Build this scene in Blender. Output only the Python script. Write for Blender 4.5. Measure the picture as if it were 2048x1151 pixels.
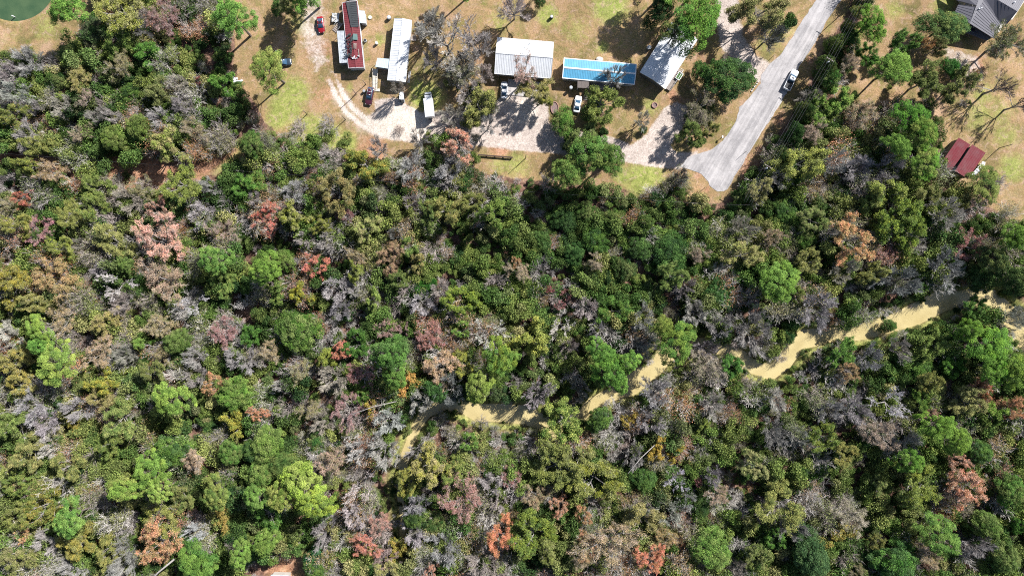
import bpy, bmesh, math, random
import numpy as np
from mathutils import Vector, Matrix
R = math.radians
for o in list(bpy.data.objects):
    bpy.data.objects.remove(o)
scene = bpy.context.scene
col = scene.collection

# ------------------------------------------------------------------ camera, sky, sun, exposure
CAM_H = 195.0
MPP = 0.13                      # metres on the ground per photo pixel (2048 wide)
cam_d = bpy.data.cameras.new('camera')
cam = bpy.data.objects.new('camera', cam_d); col.objects.link(cam)
cam.location = (0, 0, CAM_H)
cam_d.sensor_fit = 'HORIZONTAL'
cam_d.angle = 2 * math.atan(1024 * MPP / CAM_H)
cam_d.clip_start = 1.0; cam_d.clip_end = 4000
scene.camera = cam

SUN_EL = R(42)
SUN_DIR = Vector((0.74, 0.67))              # horizontal direction towards the sun
SUN_DIR.normalize()
w = bpy.data.worlds.new('World'); scene.world = w; w.use_nodes = True
nt = w.node_tree
sky = nt.nodes.new('ShaderNodeTexSky'); sky.sky_type = 'NISHITA'; sky.sun_disc = False
sky.sun_elevation = SUN_EL
sky.sun_rotation = math.atan2(SUN_DIR.x, SUN_DIR.y)
nt.links.new(sky.outputs[0], nt.nodes['Background'].inputs[0])
nt.nodes['Background'].inputs[1].default_value = 0.065
sun_d = bpy.data.lights.new('sun', 'SUN'); sun_d.energy = 5.0; sun_d.angle = R(0.5)
sun_d.color = (1.0, 0.982, 0.95)
sun = bpy.data.objects.new('sun', sun_d); col.objects.link(sun)
sv = Vector((SUN_DIR.x * math.cos(SUN_EL), SUN_DIR.y * math.cos(SUN_EL), math.sin(SUN_EL)))
sun.rotation_euler = sv.to_track_quat('Z', 'Y').to_euler()
sun.location = (60, 60, 120)
vs = scene.view_settings
vs.view_transform = 'Standard'; vs.look = 'None'; vs.gamma = 1; vs.use_curve_mapping = False
vs.exposure = 1.12
scene.cycles.max_bounces = 5
scene.cycles.diffuse_bounces = 2
scene.cycles.transmission_bounces = 2
scene.cycles.use_fast_gi = False
scene.cycles.use_denoising = False      # keep the fine leaf grain
scene.cycles.filter_width = 1.05

# ------------------------------------------------------------------ helpers
def W(px, py, h=0.0):
    k = MPP * (CAM_H - h) / CAM_H
    return Vector(((px - 1024) * k, (575.5 - py) * k, h))

def srgb(r, g, b):
    f = lambda c: ((c / 255 + 0.055) / 1.055) ** 2.4 if c > 10 else c / 255 / 12.92
    return (f(r), f(g), f(b))

def tag(o, label=None, cat=None, group=None, kind=None):
    if label: o['label'] = label
    if cat: o['category'] = cat
    if group: o['group'] = group
    if kind: o['kind'] = kind
    return o

def empty(name, loc=(0, 0, 0), rz=0.0, label=None, cat=None, group=None):
    o = bpy.data.objects.new(name, None); col.objects.link(o)
    o.empty_display_size = 0.3
    o.location = loc; o.rotation_euler = (0, 0, rz)
    return tag(o, label, cat, group)

class MB:
    def __init__(s): s.v = []; s.f = []; s.sm = []
    def add(s, verts, faces, smooth=False):
        n = len(s.v); s.v += [tuple(p) for p in verts]
        s.f += [tuple(n + i for i in f) for f in faces]; s.sm += [smooth] * len(faces)
        return s
    def box(s, c, size, rz=0.0, bev=0.0):
        x, y, z = [d / 2 for d in size]
        cr, sr = math.cos(rz), math.sin(rz)
        if bev <= 0:
            pts = [(sx * x, sy * y, sz * z) for sz in (-1, 1) for sx, sy in ((-1, -1), (1, -1), (1, 1), (-1, 1))]
            fc = [(3, 2, 1, 0), (4, 5, 6, 7), (0, 1, 5, 4), (1, 2, 6, 5), (2, 3, 7, 6), (3, 0, 4, 7)]
        else:
            b = min(bev, x * .9, y * .9, z * .9)
            pts = []
            for zz, i in ((-z, b), (-z + b, 0), (z - b, 0), (z, b)):
                X, Y = x - i, y - i; q = b if i == 0 else 0.3 * b
                pts += [(X - q, -Y, zz), (X, -Y + q, zz), (X, Y - q, zz), (X - q, Y, zz), (-X + q, Y, zz), (-X, Y - q, zz), (-X, -Y + q, zz), (-X + q, -Y, zz)]
            fc = [tuple(range(7, -1, -1)), tuple(range(24, 32))]
            for k in range(3):
                for i in range(8):
                    j = (i + 1) % 8; fc.append((k * 8 + i, k * 8 + j, k * 8 + 8 + j, k * 8 + 8 + i))
        s.add([(c[0] + p[0] * cr - p[1] * sr, c[1] + p[0] * sr + p[1] * cr, c[2] + p[2]) for p in pts], fc)
        return s
    def tube(s, pts, radii, n=6, cap=True, smooth=True):
        pts = [Vector(p) for p in pts]
        if not hasattr(radii, '__len__'): radii = [radii] * len(pts)
        base = len(s.v)
        for i, p in enumerate(pts):
            d = (pts[min(i + 1, len(pts) - 1)] - pts[max(i - 1, 0)]).normalized()
            a = d.orthogonal().normalized() if i == 0 else (a - d * a.dot(d)).normalized()
            b = d.cross(a)
            for k in range(n):
                t = 2 * math.pi * k / n
                s.v.append(tuple(p + (a * math.cos(t) + b * math.sin(t)) * radii[i]))
        for i in range(len(pts) - 1):
            for k in range(n):
                k2 = (k + 1) % n
                s.f.append((base + i * n + k, base + i * n + k2, base + (i + 1) * n + k2, base + (i + 1) * n + k)); s.sm.append(smooth)
        if cap:
            s.f.append(tuple(base + k for k in range(n - 1, -1, -1))); s.sm.append(False)
            e = base + (len(pts) - 1) * n
            s.f.append(tuple(e + k for k in range(n))); s.sm.append(False)
        return s
    def prism(s, poly, z0, z1):
        n = len(poly)
        zs0 = z0 if hasattr(z0, '__len__') else [z0] * n
        zs1 = z1 if hasattr(z1, '__len__') else [z1] * n
        v = [(p[0], p[1], z) for p, z in zip(poly, zs0)] + [(p[0], p[1], z) for p, z in zip(poly, zs1)]
        f = [tuple(range(n - 1, -1, -1)), tuple(range(n, 2 * n))] + [(i, (i + 1) % n, n + (i + 1) % n, n + i) for i in range(n)]
        return s.add(v, f)
    def loft(s, rings, close=True, smooth=True):
        n = len(rings[0]); base = len(s.v)
        for r in rings: s.v += [tuple(p) for p in r]
        for i in range(len(rings) - 1):
            for k in range(n):
                k2 = (k + 1) % n
                s.f.append((base + i * n + k, base + i * n + k2, base + (i + 1) * n + k2, base + (i + 1) * n + k)); s.sm.append(smooth)
        if close:
            s.f.append(tuple(base + k for k in range(n - 1, -1, -1))); s.sm.append(False)
            e = base + (len(rings) - 1) * n
            s.f.append(tuple(e + k for k in range(n))); s.sm.append(False)
        return s
    def build(s, name, m, parent=None, fix=True):
        me = bpy.data.meshes.new(name)
        me.from_pydata(s.v, [], s.f)
        if fix:
            bm = bmesh.new(); bm.from_mesh(me)
            bmesh.ops.recalc_face_normals(bm, faces=bm.faces)
            bm.to_mesh(me); bm.free()
        me.polygons.foreach_set('use_smooth', s.sm)
        me.materials.append(m)
        o = bpy.data.objects.new(name, me); col.objects.link(o)
        if parent is not None: o.parent = parent
        return o

# ------------------------------------------------------------------ materials
def new_mat(name):
    m = bpy.data.materials.new(name); m.use_nodes = True
    return m, m.node_tree.nodes, m.node_tree.links, m.node_tree.nodes['Principled BSDF']

def paint(name, c, rough=0.5, metal=0.0, dirt=0.12, dscale=1.2, dcol=None, coat=0.0, bump=0.0):
    """painted or plain material with noise wear"""
    m, N, L, P = new_mat(name)
    P.inputs['Roughness'].default_value = rough; P.inputs['Metallic'].default_value = metal
    P.inputs['Coat Weight'].default_value = coat
    tc = N.new('ShaderNodeTexCoord')
    n = N.new('ShaderNodeTexNoise'); n.inputs['Scale'].default_value = dscale; n.inputs['Detail'].default_value = 6; n.inputs['Roughness'].default_value = .65
    L.new(tc.outputs['Object'], n.inputs['Vector'])
    r = N.new('ShaderNodeValToRGB'); r.color_ramp.elements[0].position = .38; r.color_ramp.elements[1].position = .68
    L.new(n.outputs[0], r.inputs[0])
    mx = N.new('ShaderNodeMix'); mx.data_type = 'RGBA'
    d = dcol or tuple(x * (1 - dirt * 2.2) for x in c)
    mx.inputs[6].default_value = (*c, 1); mx.inputs[7].default_value = (*d, 1)
    ml = N.new('ShaderNodeMath'); ml.operation = 'MULTIPLY'; ml.inputs[1].default_value = 1.0 if dcol else .8
    L.new(r.outputs[0], ml.inputs[0]); L.new(ml.outputs[0], mx.inputs[0])
    L.new(mx.outputs[2], P.inputs['Base Color'])
    if bump:
        b = N.new('ShaderNodeBump'); b.inputs['Distance'].default_value = bump
        L.new(n.outputs[0], b.inputs['Height']); L.new(b.outputs[0], P.inputs['Normal'])
    return m

def leaf_mat(name, trans=0.25, vlo=.45, vhi=1.55, hue=.03):
    m = bpy.data.materials.new(name); m.use_nodes = True
    N, L = m.node_tree.nodes, m.node_tree.links
    N.clear()
    out = N.new('ShaderNodeOutputMaterial')
    t = N.new('ShaderNodeAttribute'); t.attribute_type = 'INSTANCER'; t.attribute_name = 'tint'
    v = N.new('ShaderNodeAttribute'); v.attribute_type = 'GEOMETRY'; v.attribute_name = 'var'
    mr = N.new('ShaderNodeMapRange'); mr.inputs[3].default_value = vlo; mr.inputs[4].default_value = vhi
    L.new(v.outputs['Fac'], mr.inputs[0])
    mh = N.new('ShaderNodeMapRange'); mh.inputs[3].default_value = .5 + hue; mh.inputs[4].default_value = .5 - hue
    L.new(v.outputs['Fac'], mh.inputs[0])
    hs = N.new('ShaderNodeHueSaturation')
    t2 = N.new('ShaderNodeAttribute'); t2.attribute_type = 'INSTANCER'; t2.attribute_name = 'tint2'
    tn = N.new('ShaderNodeAttribute'); tn.attribute_type = 'GEOMETRY'; tn.attribute_name = 'tone'
    mx = N.new('ShaderNodeMix'); mx.data_type = 'RGBA'; L.new(tn.outputs['Fac'], mx.inputs[0]); L.new(t.outputs['Color'], mx.inputs[6]); L.new(t2.outputs['Color'], mx.inputs[7])
    L.new(mx.outputs[2], hs.inputs['Color']); L.new(mr.outputs[0], hs.inputs['Value']); L.new(mh.outputs[0], hs.inputs['Hue'])
    d = N.new('ShaderNodeBsdfDiffuse'); tr = N.new('ShaderNodeBsdfTranslucent'); ms = N.new('ShaderNodeMixShader')
    ms.inputs[0].default_value = trans
    L.new(hs.outputs[0], d.inputs[0]); L.new(hs.outputs[0], tr.inputs[0])
    L.new(d.outputs[0], ms.inputs[1]); L.new(tr.outputs[0], ms.inputs[2]); L.new(ms.outputs[0], out.inputs[0])
    return m

M = {}
M['leaf'] = leaf_mat('foliage', .12, .28, 1.65)
M['needle'] = leaf_mat('pine_needles', .10, .34, 1.6, .02)
M['twig'] = leaf_mat('twigs', 0.0, .45, 1.45, .01)
M['bark'] = paint('bark', (.16, .13, .11), .9, dirt=.25, dscale=3)
M['pale_bark'] = paint('pale_bark', (.25, .23, .215), .9, dirt=.2, dscale=3)
M['white'] = paint('white_metal', (.60, .61, .63), .5, dirt=.09, dscale=.6)
M['white_dirty'] = paint('weathered_white_metal', (.42, .44, .47), .55, dirt=.2, dscale=1.5)
M['wall'] = paint('siding', (.45, .42, .38), .8)
M['dark_wall'] = paint('dark_siding', (.12, .11, .10), .8)
M['maroon'] = paint('maroon_roofing', (.15, .018, .025), .8, dirt=.25, dscale=2.2)
M['rust_red'] = paint('rusty_red_roofing', (.115, .009, .016), .9, dscale=.5, dcol=(.12, .038, .042), dirt=.2)
M['char'] = paint('charcoal_roofing', (.035, .04, .045), .85, dirt=.3, dscale=4)
M['blue'] = paint('blue_metal_roof', (.075, .275, .43), .5, dirt=.12, dscale=.8)
M['ltblue'] = paint('pale_blue_metal', (.42, .51, .55), .5, dirt=.1)
M['darkroof'] = paint('grey_standing_seam', (.078, .075, .092), .6, dirt=.1, dscale=.5)
M['wood'] = paint('weathered_timber', (.30, .25, .22), .85, dirt=.3, dscale=5)
M['palewood'] = paint('pale_timber', (.55, .50, .42), .8, dirt=.2, dscale=5)
M['rail'] = paint('dark_rail', (.05, .03, .022), .9)
M['brown'] = paint('brown_shingle', (.14, .115, .105), .9, dirt=.2, dscale=6)
M['black'] = paint('black_rubber', (.015, .015, .017), .7)
M['glass'] = paint('dark_glass', (.02, .025, .035), .08, dirt=0)
M['blueglass'] = paint('windscreen', (.03, .07, .12), .06, dirt=0)
M['panel'] = paint('grey_green_panel', (.10, .16, .15), .35)
M['chrome'] = paint('bright_trim', (.6, .6, .62), .25, metal=.7)
M['carwhite'] = paint('white_car_paint', (.72, .73, .75), .25, dirt=.05, coat=.5)
M['carred'] = paint('red_car_paint', (.24, .008, .014), .25, dirt=.08, coat=.6)
M['carmaroon'] = paint('maroon_car_paint', (.055, .012, .02), .25, dirt=.08, coat=.6)
M['carblue'] = paint('dark_blue_car_paint', (.02, .035, .055), .25, dirt=.08, coat=.6)
M['carsilver'] = paint('silver_car_paint', (.48, .50, .54), .3, dirt=.06, coat=.5)
M['lamp'] = paint('lamp_lens', (.6, .6, .55), .1)
M['tail'] = paint('tail_lens', (.3, .01, .01), .2)
M['pole'] = paint('pole_timber', (.17, .13, .11), .9, dirt=.2, dscale=4)
M['wire'] = paint('power_cable', (.035, .035, .04), .6)
M['metal'] = paint('galvanised_metal', (.42, .44, .46), .4, metal=.5)
M['brick'] = paint('pink_brick', (.34, .19, .16), .9, dirt=.3, dscale=6)
M['ash'] = paint('ash_bed', (.20, .14, .13), .95, dirt=.3, dscale=4)
M['stone'] = paint('pale_stone', (.5, .47, .43), .9, dirt=.2, dscale=4, bump=.05)
M['yellow'] = paint('yellow_green_sheet', (.30, .33, .06), .6, dirt=.2)
M['green_plant'] = paint('potted_leaves', (.06, .14, .03), .8, dirt=.3, dscale=9, bump=.1)
M['concrete'] = paint('concrete', (.38, .35, .33), .85, dirt=.15, dscale=1.5)

# ------------------------------------------------------------------ terrain fields (photo pixels -> metres)
def poly_sd(X, Y, poly):
    """signed distance (positive inside) of points to a polygon given in pixels; result in pixels"""
    P = np.array(poly, float); n = len(P)
    d2 = np.full(X.shape, 1e18); inside = np.zeros(X.shape, bool)
    for i in range(n):
        ax, ay = P[i]; bx, by = P[(i + 1) % n]
        ex, ey = bx - ax, by - ay
        t = np.clip(((X - ax) * ex + (Y - ay) * ey) / (ex * ex + ey * ey + 1e-9), 0, 1)
        d2 = np.minimum(d2, (X - ax - t * ex) ** 2 + (Y - ay - t * ey) ** 2)
        if by != ay:
            inside ^= ((ay > Y) != (by > Y)) & (X < (bx - ax) * (Y - ay) / (by - ay) + ax)
    d = np.sqrt(d2)
    return np.where(inside, d, -d)

CREEK = [(2075, 700, 15), (2040, 660, 20), (2015, 625, 18), (1985, 596, 16), (1950, 593, 14), (1915, 598, 13), (1880, 605, 19), (1835, 628, 19),
         (1790, 646, 15), (1740, 660, 15), (1695, 668, 14), (1650, 672, 14), (1612, 678, 17), (1585, 700, 16), (1572, 725, 13), (1545, 745, 15), (1510, 733, 16),
         (1478, 713, 17), (1445, 695, 15), (1405, 688, 14), (1365, 700, 15), (1325, 717, 19), (1300, 745, 21), (1262, 772, 21), (1222, 790, 14), (1185, 808, 13),
         (1150, 845, 13), (1110, 862, 13), (1085, 845, 16), (1050, 830, 20), (1000, 826, 19), (955, 826, 18), (925, 812, 14), (885, 808, 17), (850, 826, 15), (832, 855, 13),
         (820, 885, 12), (806, 925, 14), (797, 965, 9), (800, 1000, 8), (806, 1040, 8), (802, 1085, 8), (778, 1120, 14), (765, 1151, 16), (760, 1200, 16), (770, 1300, 16)]

def creek_d(X, Y):
    """pixels beyond the water's edge (negative in the water)"""
    best = np.full(X.shape, 1e9)
    for (ax, ay, aw), (bx, by, bw) in zip(CREEK[:-1], CREEK[1:]):
        ex, ey = bx - ax, by - ay
        t = np.clip(((X - ax) * ex + (Y - ay) * ey) / (ex * ex + ey * ey), 0, 1)
        d = np.hypot(X - ax - t * ex, Y - ay - t * ey) - (aw + t * (bw - aw))
        best = np.minimum(best, d)
    return best
def pond_d(X, Y):
    return (np.hypot((X - 26) / 80.0, (Y + 38) / 77.0) - 1) * 78

POND_Z = -0.7; CREEK_Z = -0.9
def sstep(t):
    t = np.clip(t, 0, 1); return t * t * (3 - 2 * t)
def ground_z(X, Y):
    X = np.asarray(X, float); Y = np.asarray(Y, float)
    d = np.minimum(creek_d(X, Y), pond_d(X, Y)) * MPP      # metres beyond the water's edge
    return -1.8 * sstep((1.5 - d) / 3.0)                   # about -0.9 at the edge
def gz(px, py): return float(ground_z(np.array([px]), np.array([py]))[0])

LAWN = [(455, -300), (470, 60), (470, 100), (465, 145), (505, 200), (530, 245), (560, 268), (610, 280), (650, 292), (700, 312), (770, 318), (840, 310),
        (925, 300), (948, 345), (1010, 352), (1085, 362), (1170, 372), (1240, 378), (1320, 380), (1370, 400), (1400, 412), (1450, 402), (1500, 345),
        (1560, 262), (1600, 205), (1650, 90), (1700, 20), (1720, -300)]
LAWN2 = [(1745, -300), (1730, 20), (1700, 90), (1690, 150), (1655, 215), (1700, 245), (1780, 205), (1850, 205), (1885, 260), (1880, 300), (1862, 345), (1900, 385), (1960, 405), (2010, 430), (2060, 470), (2500, 470), (2500, -300)]
LAWN3 = [(-300, -300), (210, -300), (195, 10), (165, 60), (148, 105), (110, 125), (70, 118), (0, 112), (-300, 130)]
CLEAR = [(-40, 296), (60, 312), (120, 316), (210, 316), (290, 318), (345, 326), (400, 324), (455, 290), (480, 300), (430, 340), (400, 358), (300, 360), (250, 358), (190, 352), (130, 348), (60, 336), (-40, 322)]
LAWN4 = [(395, 352), (425, 312), (470, 278), (505, 258), (545, 262), (520, 292), (470, 315), (440, 345)]
CLEAR2 = [(540, 1118), (610, 1105), (640, 1125), (605, 1160), (530, 1160)]
ROAD = [(1690, -200), (1632, 0), (1598, 52), (1563, 108), (1538, 129), (1523, 149), (1521, 167), (1502, 192), (1479, 215), (1472, 243), (1458, 265), (1445, 282), (1424, 299), (1405, 305), (1389, 309),
        (1372, 318), (1360, 334), (1379, 339), (1403, 348), (1412, 358), (1420, 370), (1427, 377), (1435, 382), (1445, 383), (1454, 378), (1462, 367), (1472, 348), (1487, 324), (1500, 302), (1514, 280), (1528, 257), (1546, 231), (1563, 205), (1583, 167), (1601, 129), (1617, 106), (1632, 83),
        (1657, 35), (1676, 10), (1700, -20), (1760, -200)]
GRAVEL = [(672, 168), (690, 162), (712, 205), (730, 232), (752, 222), (748, 200), (790, 195), (840, 225), (905, 222), (975, 222), (1005, 190), (1058, 190), (1095, 185), (1098, 245), (1160, 262), (1232, 276), (1262, 290), (1290, 272),
          (1305, 250), (1330, 215), (1352, 205), (1378, 215), (1362, 262), (1340, 290), (1352, 305), (1395, 303), (1400, 330), (1360, 338), (1300, 333), (1240, 322), (1170, 312), (1095, 306), (1030, 300), (950, 291),
          (905, 285), (850, 285), (800, 282), (760, 275), (725, 258), (696, 232), (678, 205)]
DRIVE2 = [(1440, -200), (1432, 40), (1440, 90), (1470, 130), (1500, 158), (1530, 168), (1545, 130), (1512, 110), (1486, 70), (1478, 0), (1490, -200)]
DIRT = [(592, -200), (596, 20), (600, 90), (625, 150), (648, 180), (680, 185), (672, 140), (655, 90), (656, 20), (660, -200)]
DIRT2 = [(1790, -200), (1770, 60), (1755, 100), (1745, 100), (1750, 60), (1765, -200)]
PAD2 = [(1885, 90), (1955, 108), (1975, 160), (1940, 165), (1890, 120)]
GREENS = [(1400, 395, 20, .35), (570, 215, 40, .9), (655, 280, 40, .9), (530, 120, 30, .4), (1150, 60, 40, .35), (1000, 40, 30, .4), (1460, 270, 16, .4), (1960, 230, 40, .5), (2010, 270, 36, .5), (1790, 20, 24, .5), (590, 185, 34, 1), (555, 235, 26, .9), (620, 265, 42, 1), (690, 285, 26, .9), (1290, 358, 46, 1.1), (1245, 350, 20, .9), (1220, 12, 42, .8), (1095, 30, 26, .8), (1205, 95, 14, .7), (860, 195, 34, .8), (835, 170, 20, .7),
          (840, 195, 26, .8), (1035, 330, 32, .5), (1000, 325, 30, .5), (700, 175, 12, .5), (480, 25, 26, .5), (90, 55, 34, .5), (20, 75, 24, .3), (2025, 335, 34, .7), (1890, 8, 30, .7), (1560, 60, 34, .5), (1530, 85, 24, .4),
          (1300, 215, 24, .5), (2000, 225, 36, .4), (1965, 190, 30, .5), (760, 80, 16, .5), (445, 310, 44, .8), (1465, 250, 18, .3), (1440, 285, 12, .3), (600, 45, 30, .4), (1080, 230, 12, .4)]
REDS = [(1490, 350, 12, .7), (1520, 300, 10, .7), (1555, 245, 10, .6), (1395, 350, 10, .6), (1415, 378, 8, .6), (1540, 160, 14, .7), (1620, 120, 10, .7), (745, 300, 34, .8), (900, 290, 30, .9), (1000, 296, 26, .7), (1400, 390, 34, .3), (1350, 190, 24, .6), (960, 120, 16, .4), (270, 335, 90, .9), (1790, 215, 30, .8), (1950, 130, 26, .8), (560, 1130, 40, .8), (1410, 118, 24, .5), (1740, 300, 40, .6), (640, 105, 40, .5), (650, 190, 36, .4), (1500, 330, 24, .7), (1560, 240, 20, .6)]
SANDY = [(680, 195, 22, 1), (700, 225, 22, 1), (728, 248, 24, 1), (755, 262, 24, 1), (790, 245, 40, 1), (830, 250, 36, 1), (765, 250, 24, 1), (610, 60, 20, .6), (1050, 225, 36, .6), (1010, 200, 14, .6)]

def blobs(X, Y, lst):
    f = np.zeros(X.shape)
    for x, y, r, a in lst: f = np.maximum(f, min(1, a * 1.2) * np.clip(1.35 - np.hypot(X - x, Y - y) / r, 0, 1))
    return np.clip(f, 0, 1)

CREEK = [(x, y, w_ * (1.15 if x > 1560 else .95 if x > 900 else .75)) for x, y, w_ in CREEK]
def fields(X, Y):
    soft = lambda sd, s: np.clip(.5 + sd / s, 0, 1)
    lawn = np.maximum.reduce([soft(poly_sd(X, Y, p), 16) for p in (LAWN, LAWN2, LAWN3, LAWN4)])
    lawn = np.maximum(lawn, .55 * soft(poly_sd(X, Y, CLEAR2), 12))
    gsd = poly_sd(X, Y, GRAVEL)
    gravel = np.maximum.reduce([soft(gsd, 12), .95 * soft(poly_sd(X, Y, DRIVE2), 16), .55 * soft(poly_sd(X, Y, DIRT), 34), .35 * soft(poly_sd(X, Y, DIRT2), 20), .55 * soft(poly_sd(X, Y, PAD2), 12)])
    # a grassy strip between the two wheel tracks of the bend
    trk = [(662, 150), (678, 188), (700, 222), (728, 245), (765, 262)]
    td = np.full(X.shape, 1e9)
    for (ax, ay), (bx, by) in zip(trk[:-1], trk[1:]):
        ex, ey = bx - ax, by - ay; t = np.clip(((X - ax) * ex + (Y - ay) * ey) / (ex * ex + ey * ey), 0, 1)
        td = np.minimum(td, np.hypot(X - ax - t * ex, Y - ay - t * ey))
    near = np.clip((752 - X) / 30, 0, 1) * np.clip((30 - td) / 8, 0, 1)
    gravel = gravel * (1 - near) + near * np.maximum(.25, np.clip(1.5 - np.abs(td - 7.5) / 4.2, 0, 1) * np.clip((Y - 140) / 40, .35, 1))
    gravel = np.maximum(gravel, .7 * soft(poly_sd(X, Y, ROAD), 14))
    cb = creek_d(X, Y)
    bank = .75 * np.clip(1 - np.abs(cb - 8) / 22, 0, 1)
    return dict(lawn=lawn, gravel=np.clip(gravel, 0, 1), green=np.maximum(blobs(X, Y, GREENS), bank), red=np.maximum(blobs(X, Y, REDS), .9 * soft(poly_sd(X, Y, CLEAR), 20)), sand=blobs(X, Y, SANDY))

def axis(lo, hi, step, far):
    c = list(np.arange(lo, hi + step / 2, step)); s = step; a = hi; b = lo
    while a < far:
        s *= 1.35; a += s; b -= s; c.append(a); c.insert(0, b)
    return np.array(c)
gx = axis(-142, 142, .55, 1500); gy = axis(-84, 84, .55, 1500)
GXX, GYY = np.meshgrid(gx, gy)
PX = GXX / MPP + 1024; PY = 575.5 - GYY / MPP
Fd = fields(PX, PY)
rng0 = np.random.default_rng(5)
GZ = ground_z(PX, PY)
wob = .10 * np.sin(GXX * .37 + 1.3 * np.sin(GYY * .21)) * np.cos(GYY * .31) * (1 - np.clip(Fd['gravel'] * 2, 0, 1)) * (1 - Fd['lawn'] * .6)
GZ = GZ + np.where(GZ < -.05, 0, wob - .06)
GZ = np.where(poly_sd(PX, PY, ROAD) > -14, -.02, GZ)

def grid_mesh(name, xs, ys, Z, attrs, mat):
    nx, ny = len(xs), len(ys)
    XX, YY = np.meshgrid(xs, ys)
    me = bpy.data.meshes.new(name)
    me.vertices.add(nx * ny)
    me.vertices.foreach_set('co', np.stack([XX, YY, Z], -1).astype(np.float32).ravel())
    i = np.arange((ny - 1) * (nx - 1)); r, c = i // (nx - 1), i % (nx - 1)
    a = r * nx + c
    loops = np.stack([a, a + 1, a + 1 + nx, a + nx], -1).ravel()
    me.loops.add(len(loops)); me.loops.foreach_set('vertex_index', loops.astype(np.int32))
    me.polygons.add(len(i)); me.polygons.foreach_set('loop_start', (np.arange(len(i)) * 4).astype(np.int32))
    me.polygons.foreach_set('use_smooth', np.ones(len(i), bool))
    for k, v in attrs.items():
        at = me.attributes.new(k, 'FLOAT', 'POINT'); at.data.foreach_set('value', v.astype(np.float32).ravel())
    me.materials.append(mat); me.update(); me.validate()
    o = bpy.data.objects.new(name, me); col.objects.link(o)
    return o

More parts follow.
